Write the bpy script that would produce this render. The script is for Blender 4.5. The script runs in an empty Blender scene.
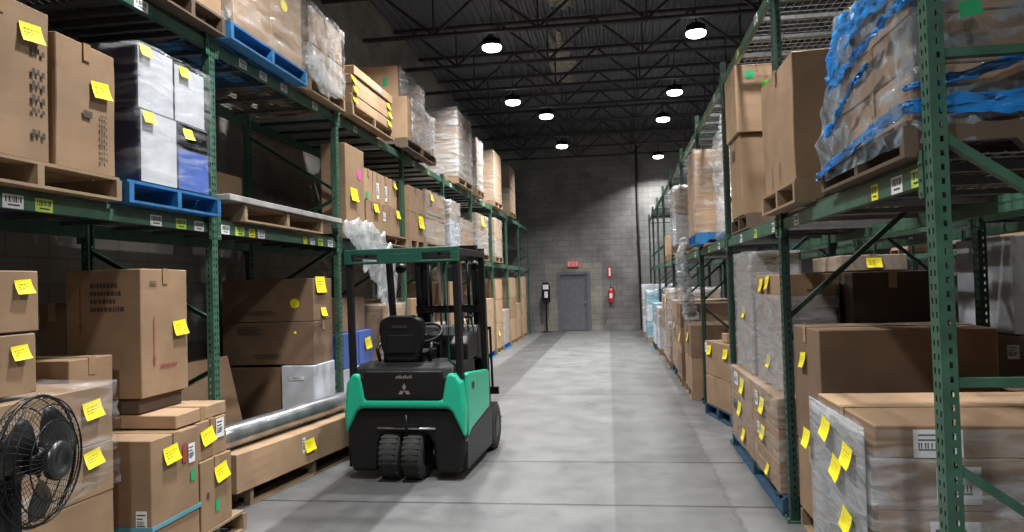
import bpy, bmesh, math, random
from mathutils import Vector, Matrix, noise
random.seed(7)
SC = bpy.context.scene
COL = SC.collection
PI = math.pi

# ------------------------------------------------------------------ camera
yaw, pitch, roll = 0.1406, 0.0253, 0.028
cy_, sy_ = math.cos(yaw), math.sin(yaw)
rt = Vector((cy_, sy_, 0)); fw0 = Vector((-sy_, cy_, 0)); up0 = Vector((0, 0, 1))
fwd = fw0*math.cos(pitch) + up0*math.sin(pitch)
upv = -fw0*math.sin(pitch) + up0*math.cos(pitch)
r3 = rt*math.cos(roll) - upv*math.sin(roll)
u3 = upv*math.cos(roll) + rt*math.sin(roll)
cd = bpy.data.cameras.new('camera'); cam = bpy.data.objects.new('camera', cd); COL.objects.link(cam)
cd.sensor_width = 36; cd.lens = 733.08/1024*36; cd.clip_start = 0.05; cd.clip_end = 200
cam.matrix_world = Matrix(((r3.x, u3.x, -fwd.x, 0), (r3.y, u3.y, -fwd.y, 0), (r3.z, u3.z, -fwd.z, 1.7), (0, 0, 0, 1)))
SC.camera = cam
# ------------------------------------------------------------------ world + exposure
w = bpy.data.worlds.new('world'); SC.world = w; w.use_nodes = True
w.node_tree.nodes['Background'].inputs[0].default_value = (0.75, 0.85, 1, 1)
w.node_tree.nodes['Background'].inputs[1].default_value = 0.008
SC.view_settings.view_transform = 'Standard'; SC.view_settings.look = 'None'
SC.view_settings.gamma = 1; SC.view_settings.use_curve_mapping = False
SC.view_settings.exposure = -0.2
LAMP_W = 210.0
# high bay lamps: (x, y, z, label)
LAMPS = [(-2.02, 12.53, 'round LED high bay lamp, nearest one in the left row, high above the forklift'),
         (1.46, 12.58, 'round LED high bay lamp nearest to the tall carton on the right rack'),
         (-2.2, 16.43, 'small high bay lamp lit at far left, just beyond the nearest left row lamp'),
         (-1.59, 18.02, 'high bay lamp third from the camera in the left row'),
         (1.41, 16.46, 'high bay lamp second from the camera in the right row'),
         (-1.5, 22.11, 'high bay lamp with the widest glow, last in the left row near the end wall'),
         (1.32, 19.15, 'high bay lamp third from the camera in the right row'),
         (1.52, 24.9, 'high bay lamp lowest in view, close to the block end wall on the right'),
         (-2.0, 8.4, 'high bay lamp over the forklift, above the frame of the photo'),
         (1.4, 8.4, 'high bay lamp over the second right bay, above the frame of the photo'),
         (-1.5, 4.5, 'high bay lamp over the near aisle on the left, out of view'),
         (1.1, 4.8, 'high bay lamp over the near aisle on the right, out of view'),
         (-1.3, -1.0, 'high bay lamp over the aisle behind the camera on the left'),
         (0.7, -1.8, 'high bay lamp over the aisle behind the camera on the right'),
         (5.0, 6.0, 'high bay lamp over the neighbouring aisle, near end'),
         (5.0, 12.5, 'high bay lamp over the neighbouring aisle, middle'),
         (5.0, 19.0, 'high bay lamp over the neighbouring aisle, far end')]

# ------------------------------------------------------------------ materials
def nm(name):
    m = bpy.data.materials.new(name); m.use_nodes = True
    nt = m.node_tree; b = nt.nodes['Principled BSDF']
    return m, nt, b
def flat(name, col, rough=0.6, metal=0.0, spec=0.5, var=0.12, scale=6.0):
    """plain material with a little procedural mottling"""
    m, nt, b = nm(name)
    tc = nt.nodes.new('ShaderNodeTexCoord'); n = nt.nodes.new('ShaderNodeTexNoise')
    n.inputs['Scale'].default_value = scale; n.inputs['Detail'].default_value = 5
    r = nt.nodes.new('ShaderNodeMapRange')
    r.inputs['To Min'].default_value = 1-var; r.inputs['To Max'].default_value = 1+var
    r.inputs['From Min'].default_value = .3; r.inputs['From Max'].default_value = .7
    mx = nt.nodes.new('ShaderNodeVectorMath'); mx.operation = 'SCALE'
    mx.inputs[0].default_value = col[:3]
    nt.links.new(tc.outputs['Object'], n.inputs['Vector']); nt.links.new(n.outputs['Fac'], r.inputs['Value'])
    nt.links.new(r.outputs['Result'], mx.inputs['Scale']); nt.links.new(mx.outputs[0], b.inputs['Base Color'])
    b.inputs['Roughness'].default_value = rough; b.inputs['Metallic'].default_value = metal
    b.inputs['Specular IOR Level'].default_value = spec
    return m
def ramp_mix(nt, fac, c1, c2):
    mx = nt.nodes.new('ShaderNodeMix'); mx.data_type = 'RGBA'
    mx.inputs['A'].default_value = (*c1, 1); mx.inputs['B'].default_value = (*c2, 1)
    nt.links.new(fac, mx.inputs['Factor']); return mx.outputs['Result']
def cardboard(name, col):
    m, nt, b = nm(name)
    tc = nt.nodes.new('ShaderNodeTexCoord')
    n = nt.nodes.new('ShaderNodeTexNoise'); n.inputs['Scale'].default_value = 3.5; n.inputs['Detail'].default_value = 6
    mp = nt.nodes.new('ShaderNodeMapping'); mp.inputs['Scale'].default_value = (1, 1, 14)
    n2 = nt.nodes.new('ShaderNodeTexNoise'); n2.inputs['Scale'].default_value = 3; n2.inputs['Detail'].default_value = 3
    nt.links.new(tc.outputs['Object'], n.inputs['Vector']); nt.links.new(tc.outputs['Object'], mp.inputs['Vector'])
    nt.links.new(mp.outputs[0], n2.inputs['Vector'])
    r = nt.nodes.new('ShaderNodeMapRange'); r.inputs['From Min'].default_value = .35; r.inputs['From Max'].default_value = .65
    nt.links.new(n.outputs['Fac'], r.inputs['Value'])
    c = ramp_mix(nt, r.outputs['Result'], tuple(x*.86 for x in col), tuple(min(1, x*1.1) for x in col))
    r2 = nt.nodes.new('ShaderNodeMapRange'); r2.inputs['To Min'].default_value = .9; r2.inputs['To Max'].default_value = 1.06
    nt.links.new(n2.outputs['Fac'], r2.inputs['Value'])
    s = nt.nodes.new('ShaderNodeVectorMath'); s.operation = 'SCALE'
    nt.links.new(c, s.inputs[0]); nt.links.new(r2.outputs['Result'], s.inputs['Scale'])
    nt.links.new(s.outputs[0], b.inputs['Base Color'])
    b.inputs['Roughness'].default_value = .72; b.inputs['Specular IOR Level'].default_value = .3
    return m
def film(name, tint, lo, hi, rough=.18, scale=2.5, stretch=(1, 1, 5), bump=.6):
    """stretch film: streaky mix of clear and milky plastic"""
    m, nt, b = nm(name)
    tc = nt.nodes.new('ShaderNodeTexCoord'); mp = nt.nodes.new('ShaderNodeMapping')
    mp.inputs['Scale'].default_value = stretch; mp.inputs['Rotation'].default_value = (.25, .2, 0)
    n = nt.nodes.new('ShaderNodeTexNoise'); n.inputs['Scale'].default_value = scale; n.inputs['Detail'].default_value = 7
    n.inputs['Distortion'].default_value = 1.2
    nt.links.new(tc.outputs['Object'], mp.inputs['Vector']); nt.links.new(mp.outputs[0], n.inputs['Vector'])
    r = nt.nodes.new('ShaderNodeMapRange'); r.inputs['From Min'].default_value = .42; r.inputs['From Max'].default_value = .72
    r.inputs['To Min'].default_value = lo; r.inputs['To Max'].default_value = hi
    nt.links.new(n.outputs['Fac'], r.inputs['Value'])
    bp = nt.nodes.new('ShaderNodeBump'); bp.inputs['Strength'].default_value = bump; bp.inputs['Distance'].default_value = .03
    nt.links.new(n.outputs['Fac'], bp.inputs['Height']); nt.links.new(bp.outputs[0], b.inputs['Normal'])
    b.inputs['Base Color'].default_value = (*tint, 1); b.inputs['Roughness'].default_value = rough
    b.inputs['Specular IOR Level'].default_value = .9
    nt.links.new(r.outputs['Result'], b.inputs['Alpha'])
    return m
def block_wall(name, c1, c2, mortar, along):
    m, nt, b = nm(name)
    tc = nt.nodes.new('ShaderNodeTexCoord'); sp = nt.nodes.new('ShaderNodeSeparateXYZ'); cb = nt.nodes.new('ShaderNodeCombineXYZ')
    nt.links.new(tc.outputs['Object'], sp.inputs[0])
    nt.links.new(sp.outputs[along], cb.inputs['X']); nt.links.new(sp.outputs['Z'], cb.inputs['Y'])
    br = nt.nodes.new('ShaderNodeTexBrick'); br.inputs['Scale'].default_value = 1
    br.inputs['Brick Width'].default_value = .4; br.inputs['Row Height'].default_value = .2
    br.inputs['Mortar Size'].default_value = .008; br.inputs['Mortar Smooth'].default_value = .3
    br.inputs['Color1'].default_value = (*c1, 1); br.inputs['Color2'].default_value = (*c2, 1); br.inputs['Mortar'].default_value = (*mortar, 1)
    nt.links.new(cb.outputs[0], br.inputs['Vector'])
    n = nt.nodes.new('ShaderNodeTexNoise'); n.inputs['Scale'].default_value = 1.3; n.inputs['Detail'].default_value = 8
    nt.links.new(tc.outputs['Object'], n.inputs['Vector'])
    r = nt.nodes.new('ShaderNodeMapRange'); r.inputs['From Min'].default_value = .3; r.inputs['From Max'].default_value = .7
    r.inputs['To Min'].default_value = .7; r.inputs['To Max'].default_value = 1.25
    nt.links.new(n.outputs['Fac'], r.inputs['Value'])
    s = nt.nodes.new('ShaderNodeVectorMath'); s.operation = 'SCALE'
    nt.links.new(br.outputs['Color'], s.inputs[0]); nt.links.new(r.outputs['Result'], s.inputs['Scale'])
    nt.links.new(s.outputs[0], b.inputs['Base Color']); b.inputs['Roughness'].default_value = .85
    bp = nt.nodes.new('ShaderNodeBump'); bp.inputs['Strength'].default_value = .5; bp.inputs['Distance'].default_value = .01; bp.invert = True
    nt.links.new(br.outputs['Fac'], bp.inputs['Height']); nt.links.new(bp.outputs[0], b.inputs['Normal'])
    return m
def concrete_floor():
    m, nt, b = nm('concrete_floor')
    L = nt.links.new
    tc = nt.nodes.new('ShaderNodeTexCoord'); sp = nt.nodes.new('ShaderNodeSeparateXYZ'); L(tc.outputs['Object'], sp.inputs[0])
    n = nt.nodes.new('ShaderNodeTexNoise'); n.inputs['Scale'].default_value = 1.7; n.inputs['Detail'].default_value = 10; n.inputs['Roughness'].default_value = .72
    L(tc.outputs['Object'], n.inputs['Vector'])
    mp = nt.nodes.new('ShaderNodeMapping'); mp.inputs['Scale'].default_value = (5, .35, 1); L(tc.outputs['Object'], mp.inputs['Vector'])
    n2 = nt.nodes.new('ShaderNodeTexNoise'); n2.inputs['Scale'].default_value = 1.5; n2.inputs['Detail'].default_value = 5; L(mp.outputs[0], n2.inputs['Vector'])
    r = nt.nodes.new('ShaderNodeMapRange'); r.inputs['From Min'].default_value = .3; r.inputs['From Max'].default_value = .7; L(n.outputs['Fac'], r.inputs['Value'])
    base = ramp_mix(nt, r.outputs['Result'], (.085, .087, .09), (.148, .15, .15))
    def math_(op, a, b_=None, c=None):
        k = nt.nodes.new('ShaderNodeMath'); k.operation = op
        for i, v in enumerate((a, b_, c)):
            if v is None: continue
            if isinstance(v, (int, float)): k.inputs[i].default_value = v
            else: L(v, k.inputs[i])
        return k.outputs[0]
    n3 = nt.nodes.new('ShaderNodeTexNoise'); n3.inputs['Scale'].default_value = 7; n3.inputs['Detail'].default_value = 4; L(tc.outputs['Object'], n3.inputs['Vector'])
    wob = math_('MULTIPLY', math_('SUBTRACT', n3.outputs['Fac'], .5), .10)
    X = sp.outputs['X']; Y = sp.outputs['Y']; Xw = math_('ADD', X, wob)
    def band(v, a, bb, soft=.03):
        r1 = nt.nodes.new('ShaderNodeMapRange'); r1.inputs['From Min'].default_value = a-soft; r1.inputs['From Max'].default_value = a+soft; L(v, r1.inputs['Value'])
        r2 = nt.nodes.new('ShaderNodeMapRange'); r2.inputs['From Min'].default_value = bb-soft; r2.inputs['From Max'].default_value = bb+soft
        r2.inputs['To Min'].default_value = 1; r2.inputs['To Max'].default_value = 0; L(v, r2.inputs['Value'])
        return math_('MULTIPLY', r1.outputs[0], r2.outputs[0])
    # sealed darker wear strips along the aisle
    tilt = math_('MULTIPLY_ADD', Y, .011, X)        # strip drifts a little across the aisle
    d1 = band(tilt, 0.0, 12.0, .012)
    d1 = math_('MULTIPLY', d1, band(Xw, -9, .8, .05))
    d2 = band(math_('MULTIPLY_ADD', wob, .3, X), -2.52, -1.76, .02)
    dark = math_('ADD', math_('MULTIPLY', d1, .3), math_('MULTIPLY', d2, .45))
    wide = math_('MULTIPLY', n2.outputs['Fac'], .22)
    k = math_('SUBTRACT', 1.12, math_('ADD', dark, wide))
    # saw-cut joints
    jt = None
    for yj in (5.67, 7.02, 11.2, 15.4, 19.6, 1.2, -3):
        wv = math_('ADD', Y, math_('MULTIPLY', wob, .25))
        g = math_('LESS_THAN', math_('ABSOLUTE', math_('SUBTRACT', wv, yj)), .019)
        jt = g if jt is None else math_('MAXIMUM', jt, g)
    ed = math_('LESS_THAN', math_('ABSOLUTE', math_('SUBTRACT', Xw, .8)), .02)
    k = math_('MULTIPLY', k, math_('SUBTRACT', 1, math_('MAXIMUM', math_('MULTIPLY', jt, .6), math_('MULTIPLY', ed, .2))))
    # scuffs and pale paint flecks
    vo = nt.nodes.new('ShaderNodeTexVoronoi'); vo.inputs['Scale'].default_value = 2.2; L(tc.outputs['Object'], vo.inputs['Vector'])
    n5 = nt.nodes.new('ShaderNodeTexNoise'); n5.inputs['Scale'].default_value = 4.5; n5.inputs['Detail'].default_value = 8; n5.inputs['Roughness'].default_value = .7; L(tc.outputs['Object'], n5.inputs['Vector'])
    sr = nt.nodes.new('ShaderNodeMapRange'); sr.inputs['From Min'].default_value = .6; sr.inputs['From Max'].default_value = .72; L(n5.outputs['Fac'], sr.inputs['Value'])
    k = math_('MULTIPLY', k, math_('SUBTRACT', 1, math_('MULTIPLY', sr.outputs[0], .35)))
    fl = math_('LESS_THAN', vo.outputs['Distance'], .035)
    k = math_('ADD', k, math_('MULTIPLY', fl, .35))
    s = nt.nodes.new('ShaderNodeVectorMath'); s.operation = 'SCALE'; L(base, s.inputs[0]); L(k, s.inputs['Scale'])
    L(s.outputs[0], b.inputs['Base Color'])
    rr = nt.nodes.new('ShaderNodeMapRange'); rr.inputs['To Min'].default_value = .3; rr.inputs['To Max'].default_value = .62; L(n.outputs['Fac'], rr.inputs['Value'])
    L(rr.outputs[0], b.inputs['Roughness']); b.inputs['Specular IOR Level'].default_value = .45
    return m
def emit(name, col, s):
    m, nt, b = nm(name); b.inputs['Base Color'].default_value = (*col, 1)
    b.inputs['Emission Color'].default_value = (*col, 1); b.inputs['Emission Strength'].default_value = s; return m
M = {
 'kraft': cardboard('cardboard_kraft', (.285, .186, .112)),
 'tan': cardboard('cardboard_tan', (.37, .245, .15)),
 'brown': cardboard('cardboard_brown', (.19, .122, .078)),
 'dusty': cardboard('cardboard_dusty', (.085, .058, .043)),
 'pale': cardboard('cardboard_pale', (.34, .275, .215)),
 'white': flat('white_board', (.5, .52, .57), .5),
 'wrap': flat('film_wrapped_board', (.34, .33, .32), .3, var=.3, scale=5),
 'navy': flat('navy_board', (.012, .018, .06), .5),
 'blue': flat('blue_board', (.06, .12, .42), .45),
 'tape': flat('packing_tape', (.33, .215, .12), .28),
 'paper': flat('paper_white', (.72, .73, .74), .6, var=.04),
 'print': flat('faded_print', (.06, .045, .035), .7),
 'ink': flat('black_ink', (.03, .03, .035), .6),
 'red_ink': flat('red_ink', (.30, .06, .045), .6),
 'yellow': flat('yellow_paper', (.85, .74, .02), .55, var=.05),
 'yellow_ink': flat('dark_yellow_ink', (.42, .33, .02), .55),
 'lime': flat('lime_label', (.5, .66, .1), .5, var=.1),
 'green_st': flat('green_sticker', (.02, .35, .14), .5),
 'neon': flat('neon_green_dot', (.12, .72, .06), .5),
 'pink': flat('pink_paper', (.85, .1, .38), .5),
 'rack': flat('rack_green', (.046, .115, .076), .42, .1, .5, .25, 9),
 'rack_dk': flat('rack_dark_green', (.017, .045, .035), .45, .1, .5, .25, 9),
 'wood': cardboard('pallet_wood', (.27, .19, .12)),
 'old_wood': cardboard('aged_wood', (.12, .085, .06)),
 'pal_blue': flat('blue_pallet_paint', (.015, .13, .32), .6, var=.3, scale=12),
 'pal_blue_shade': flat('shaded_blue_pallet', (.012, .05, .10), .7, var=.3, scale=12),  # blue pallet paint with the shadow under the right loads darkened into it
 'wire': flat('zinc_wire', (.13, .135, .135), .45, .5),
 'galv': flat('galvanised_sheet', (.36, .36, .36), .45, .5, var=.2),
 'concrete': concrete_floor(),
 'block': block_wall('end_block_wall', (.19, .185, .18), (.15, .148, .146), (.105, .103, .1), 'X'),
 'block_side': block_wall('side_block_wall', (.23, .215, .198), (.20, .188, .174), (.165, .152, .14), 'Y'),
 'deck': flat('roof_deck_paint', (.085, .085, .1), .6, .2),
 'joist': flat('joist_paint', (.035, .03, .035), .6, .1),
 'mottled': flat('mottled_beige', (.2, .185, .15), .9, var=.5, scale=9),
 'film': film('clear_film', (.70, .73, .76), .02, .34, .1),
 'film_thick': film('milky_film', (.66, .69, .73), .12, .75, .12),
 'film_grey': film('grey_film', (.43, .45, .48), .4, .8, .25),
 'film_blue': film('blue_film', (.02, .26, .72), .72, .97, .15, 3.5, (1, 1, 2.5), .9),
 'film_spark': film('sparkling_film', (.68, .72, .78), .05, .75, .06, 7, (1, 1, 1), 1.0),
 'film_silver': film('silver_blue_film', (.36, .46, .54), .1, .75, .08, 6, (1, 1, 1), 1.0),
 'poly': film('cloudy_film', (.62, .67, .70), .22, .8, .2, 3, (1, 1, .7), .9),
 'mint': flat('mint_paint', (.012, .36, .215), .32, 0, .5, .04),
 'guard_green': flat('dark_green_paint', (.008, .06, .04), .4),
 'black': flat('black_plastic', (.007, .007, .008), .42, 0, .3, .2),
 'blk_metal': flat('black_metal', (.009, .009, .01), .38, .1, .3),
 'rubber': flat('tyre_rubber', (.028, .028, .028), .85, 0, .3, .3, 20),
 'steel': flat('bright_steel', (.5, .5, .5), .3, .9),
 'seat': flat('black_vinyl', (.006, .006, .007), .45, 0, .3),
 'smoke': flat('smoked_blade', (.022, .025, .026), .3),
 'door': flat('grey_door_paint', (.12, .125, .145), .45),
 'frame': flat('door_frame_paint', (.24, .225, .195), .6),
 'red': flat('red_paint', (.5, .02, .02), .35),
 'sign': emit('exit_sign_face', (.6, .1, .1), .2),
 'lens': emit('lamp_lens', (1, 1, 1), 12.0),
 'alu': flat('foil_roll', (.36, .37, .39), .27, .8, var=.3),
 'teal': flat('teal_board', (.1, .3, .38), .5),
}

# ------------------------------------------------------------------ mesh helpers
def bx(bm, x0, x1, y0, y1, z0, z1, mi=0, mat=None):
    vs = [bm.verts.new((x, y, z)) for z in (z0, z1) for y in (y0, y1) for x in (x0, x1)]
    if mat is not None:
        for v in vs: v.co = mat @ v.co
    for q in ((0, 2, 3, 1), (4, 5, 7, 6), (0, 1, 5, 4), (2, 6, 7, 3), (0, 4, 6, 2), (1, 3, 7, 5)):
        f = bm.faces.new([vs[i] for i in q]); f.material_index = mi
    return vs
def tube(bm, pts, r, n=8, close=False, mi=0, caps=True):
    pts = [Vector(p) for p in pts]; rings = []
    N = len(pts)
    rr = r if isinstance(r, (list, tuple)) else [r]*N
    ref = None
    for i, p in enumerate(pts):
        a = pts[i-1] if (i > 0 or close) else p
        b = pts[(i+1) % N] if (i < N-1 or close) else p
        t = (b-a).normalized()
        if ref is None: ref = Vector((0, 0, 1)) if abs(t.z) < .9 else Vector((1, 0, 0))
        s = t.cross(ref)
        if s.length < 1e-4: s = t.cross(Vector((0, 1, 0)))
        s.normalize(); u = s.cross(t)
        rings.append([bm.verts.new(p+(s*math.cos(k*2*PI/n)+u*math.sin(k*2*PI/n))*rr[i]) for k in range(n)])
    for i in range(N if close else N-1):
        A, B = rings[i], rings[(i+1) % N]
        for k in range(n):
            f = bm.faces.new((A[k], A[(k+1) % n], B[(k+1) % n], B[k])); f.smooth = True; f.material_index = mi
    if caps and not close:
        bm.faces.new(rings[0][::-1]).material_index = mi; bm.faces.new(rings[-1]).material_index = mi
def bar(bm, a, b, w_, h_, mi=0):
    a, b = Vector(a), Vector(b); d = (b-a); L = d.length; q = d.to_track_quat('Y', 'Z').to_matrix().to_4x4()
    bx(bm, -w_/2, w_/2, 0, L, -h_/2, h_/2, mi, Matrix.Translation(a) @ q)
def lathe(bm, prof, axis='Z', n=24, o=(0, 0, 0), mi=0):
    """prof: list of (radius, height)"""
    o = Vector(o); rings = []
    for r, h in prof:
        ring = []
        for k in range(n):
            c, s = math.cos(2*PI*k/n)*r, math.sin(2*PI*k/n)*r
            v = {'Z': (c, s, h), 'X': (h, c, s), 'Y': (c, h, s)}[axis]
            ring.append(bm.verts.new(o+Vector(v)))
        rings.append(ring)
    for A, B in zip(rings, rings[1:]):
        for k in range(n):
            f = bm.faces.new((A[k], A[(k+1) % n], B[(k+1) % n], B[k])); f.smooth = True; f.material_index = mi
    bm.faces.new(rings[0][::-1]).material_index = mi; bm.faces.new(rings[-1]).material_index = mi
def prism(bm, poly, axis, a, b, mi=0):
    """poly in the two other axes; axis 'Y': poly=(x,z); 'X': poly=(y,z); 'Z': (x,y)"""
    def P(p, t): return {'Y': (p[0], t, p[1]), 'X': (t, p[0], p[1]), 'Z': (p[0], p[1], t)}[axis]
    A = [bm.verts.new(P(p, a)) for p in poly]; B = [bm.verts.new(P(p, b)) for p in poly]
    n = len(poly)
    bm.faces.new(A[::-1]).material_index = mi; bm.faces.new(B).material_index = mi
    for i in range(n): bm.faces.new((A[i], A[(i+1) % n], B[(i+1) % n], B[i])).material_index = mi
def mesh(bm, name, mats, fix=True):
    if fix: bmesh.ops.recalc_face_normals(bm, faces=bm.faces)
    me = bpy.data.meshes.new(name); bm.to_mesh(me); bm.free()
    for k in (mats if isinstance(mats, (list, tuple)) else [mats]): me.materials.append(M[k] if isinstance(k, str) else k)
    return me
def obj(name, me, parent=None, loc=(0, 0, 0), rz=0, bevel=0, seg=2):
    o = bpy.data.objects.new(name, me); COL.objects.link(o); o.location = loc; o.rotation_euler = (0, 0, rz)
    if parent is not None: o.parent = parent
    if bevel:
        md = o.modifiers.new('bevel', 'BEVEL'); md.width = bevel; md.segments = seg; md.limit_method = 'ANGLE'
    return o
def short(t):
    for a, b_ in ((' on the floor in the ', ' on the floor, '), ('beyond the neighbouring aisle, ', ''), ('second from below carton', 'second carton'), (' of the two small ones', ' of two'), ('raised ', ''), (' around the ', ' around '),
                  (' of the ', ' of '), (' from the camera', ' in line'), (' at the far end', ' at far end'), (' under the ', ' under '), (' on the ', ' on ')):
        if len(t.split()) > 16: t = t.replace(a, b_, 1)
    return t
def tag(o, label, cat, group=None):
    label = short(label)
    o['label'] = label; o['category'] = cat
    if group: o['group'] = group
    return o
def thing(name, label, cat, loc=(0, 0, 0), rz=0, group=None):
    o = bpy.data.objects.new(name, None); COL.objects.link(o); o.location = loc; o.rotation_euler = (0, 0, rz)
    o.empty_display_size = .1
    return tag(o, label, cat, group)
def struct(name, me, loc=(0, 0, 0)):
    o = obj(name, me, None, loc); o['kind'] = 'structure'; return o
def BM(): return bmesh.new()

# ------------------------------------------------------------------ the building
XW0, XW1, Y0, Y1, H = -4.25, 9.0, -6.0, 26.0, 6.85
b = BM(); bx(b, XW0-.2, XW1+.2, Y0-.2, Y1+.2, -.2, 0); struct('floor', mesh(b, 'floor', 'concrete'))
b = BM(); bx(b, XW0-.2, XW0, Y0, Y1, 0, H+.1); struct('wall_left', mesh(b, 'wall_left', 'block_side'))
b = BM(); bx(b, XW1, XW1+.2, Y0, Y1, 0, H+.1); struct('wall_right', mesh(b, 'wall_right', 'block_side'))
b = BM(); bx(b, XW0-.2, XW1+.2, Y0-.2, Y0, 0, H+.1); struct('wall_back', mesh(b, 'wall_back', 'block'))
# end wall with a door opening
DX0, DX1, DH = -2.03, -0.95, 2.06
b = BM()
bx(b, XW0-.2, DX0, Y1, Y1+.2, 0, H+.1); bx(b, DX1, XW1+.2, Y1, Y1+.2, 0, H+.1); bx(b, DX0, DX1, Y1, Y1+.2, DH, H+.1)
struct('wall_end', mesh(b, 'wall_end', 'block'))
b = BM()   # corrugated roof deck, ribs running along the aisle
x = XW0-.1; pts = []
while x < XW1+.2:
    pts += [(x, H), (x+.05, H), (x+.075, H+.04), (x+.13, H+.04)]; x += .155
lo = [b.verts.new((px, Y0, pz)) for px, pz in pts]; hi = [b.verts.new((px, Y1+.1, pz)) for px, pz in pts]
for i in range(len(pts)-1): b.faces.new((lo[i], lo[i+1], hi[i+1], hi[i]))
bx(b, XW0-.2, XW1+.2, Y0-.2, Y1+.2, H+.09, H+.2)
struct('ceiling', mesh(b, 'ceiling', 'deck'))
d = thing('door_1', 'plain grey steel door in the block end wall', 'door'); d['kind'] = 'structure'
del d['label']; del d['category']
b = BM(); bx(b, DX0+.07, DX1-.07, Y1+.03, Y1+.08, .01, DH-.07); dl = obj('door_leaf', mesh(b, 'door_leaf', 'door'), d, bevel=.004)
b = BM()
bx(b, DX0-.05, DX0+.07, Y1-.02, Y1+.12, 0, DH+.03); bx(b, DX1-.07, DX1+.05, Y1-.02, Y1+.12, 0, DH+.03); bx(b, DX0+.07, DX1-.07, Y1-.02, Y1+.12, DH-.07, DH+.03)
obj('door_frame', mesh(b, 'door_frame', 'door'), d)
b = BM(); lathe(b, [(.03, 0), (.03, -.01), (.012, -.012), (.012, -.05), (.03, -.055), (.034, -.075), (.02, -.09)], 'Y', 14, (DX1-.16, Y1+.03, 1.0)); obj('door_handle', mesh(b, 'door_handle', 'steel'), dl)
b = BM()   # painted block surround of the door
bx(b, DX0-.45, DX0-.05, Y1-.006, Y1, 0, DH+.35); bx(b, DX1+.05, DX1+.45, Y1-.006, Y1, 0, DH+.35); bx(b, DX0-.05, DX1+.05, Y1-.006, Y1, DH+.03, DH+.35)
tr = struct('trim_1', mesh(b, 'trim_1', block_wall('painted_block_surround', (.25, .235, .2), (.22, .21, .185), (.15, .145, .13), 'X')))

# roof joists
JZ0, JZ1 = 5.98, 6.80
def joist_mesh(kind):
    b = BM(); xa, xb = XW0+.03, XW1-.03
    if kind == 'top': bx(b, xa, xb, -.05, -.008, JZ1-.055, JZ1); bx(b, xa, xb, .008, .05, JZ1-.055, JZ1); bx(b, xa, xb, -.05, .05, JZ1-.006, JZ1+.0)
    elif kind == 'bottom': bx(b, xa, xb, -.05, -.008, JZ0, JZ0+.05); bx(b, xa, xb, .008, .05, JZ0, JZ0+.05); bx(b, xa, xb, -.05, .05, JZ0, JZ0+.006)
    else:
        x = xa+.35; p = 1.8
        while x < xb-p:
            bar(b, (x, 0, JZ1-.04), (x+p/2, 0, JZ0+.03), .042, .042); bar(b, (x+p/2, 0, JZ0+.03), (x+p, 0, JZ1-.04), .042, .042)
            bar(b, (x+p/2+.001, 0, JZ0+.03), (x+p/2, 0, JZ1-.04), .03, .03); x += p
    return mesh(b, 'joist_'+kind, 'joist')
jm = [joist_mesh(k) for k in ('top', 'bottom', 'web')]
ORD = ['first', 'second', 'third', 'fourth', 'fifth', 'sixth', 'seventh', 'eighth', 'ninth', 'tenth', 'eleventh', 'twelfth', 'thirteenth', 'fourteenth', 'fifteenth', 'sixteenth']
ys = [12.18+1.83*i for i in range(-7, 8)]
first_vis = 7
for i, y in enumerate(ys):
    lab = ('dark open web roof joist, %s in view counted from the camera' % ORD[i-first_vis]) if i >= first_vis else \
          ('dark roof joist overhead, %s one nearer than the first joist in view' % ORD[first_vis-1-i])
    t = thing('roof_joist', lab, 'joist', (0, y, 0), 0, 'roof joists')
    for n_, me in zip(('top_chord', 'bottom_chord', 'web_bars'), jm): obj(n_, me, t)
# beige mottled patches on the deck
def blob_patch(cx, cy, rx, ry, seed):
    b = BM(); c = b.verts.new((cx, cy, H-.05)); ring = []; rg2 = []
    n = 26
    for k in range(n):
        a = 2*PI*k/n; r = 1+.7*noise.noise(Vector((math.cos(a)*3.1+seed, math.sin(a)*3.1, 0)))
        ring.append(b.verts.new((cx+rx*r*math.cos(a)*.7, cy+ry*r*math.sin(a)*.7, H-.055+.02*noise.noise(Vector((a, seed, 1))))))
        rg2.append(b.verts.new((cx+rx*r*math.cos(a), cy+ry*r*math.sin(a), H-.002)))
    for k in range(n):
        b.faces.new((c, ring[k], ring[(k+1) % n])); b.faces.new((ring[k], rg2[k], rg2[(k+1) % n], ring[(k+1) % n]))
    return b
tag(obj('beige_patch', mesh(blob_patch(-1.1, 16.9, .32, 2.0, 3), 'patch', 'mottled')), 'beige patch on the dark roof deck, long one near the middle', 'insulation')
tag(obj('beige_patch', mesh(blob_patch(-.85, 12.9, .3, .7, 9), 'patch', 'mottled')), 'small beige patch on the roof deck at the top edge of the photo', 'insulation')

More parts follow.
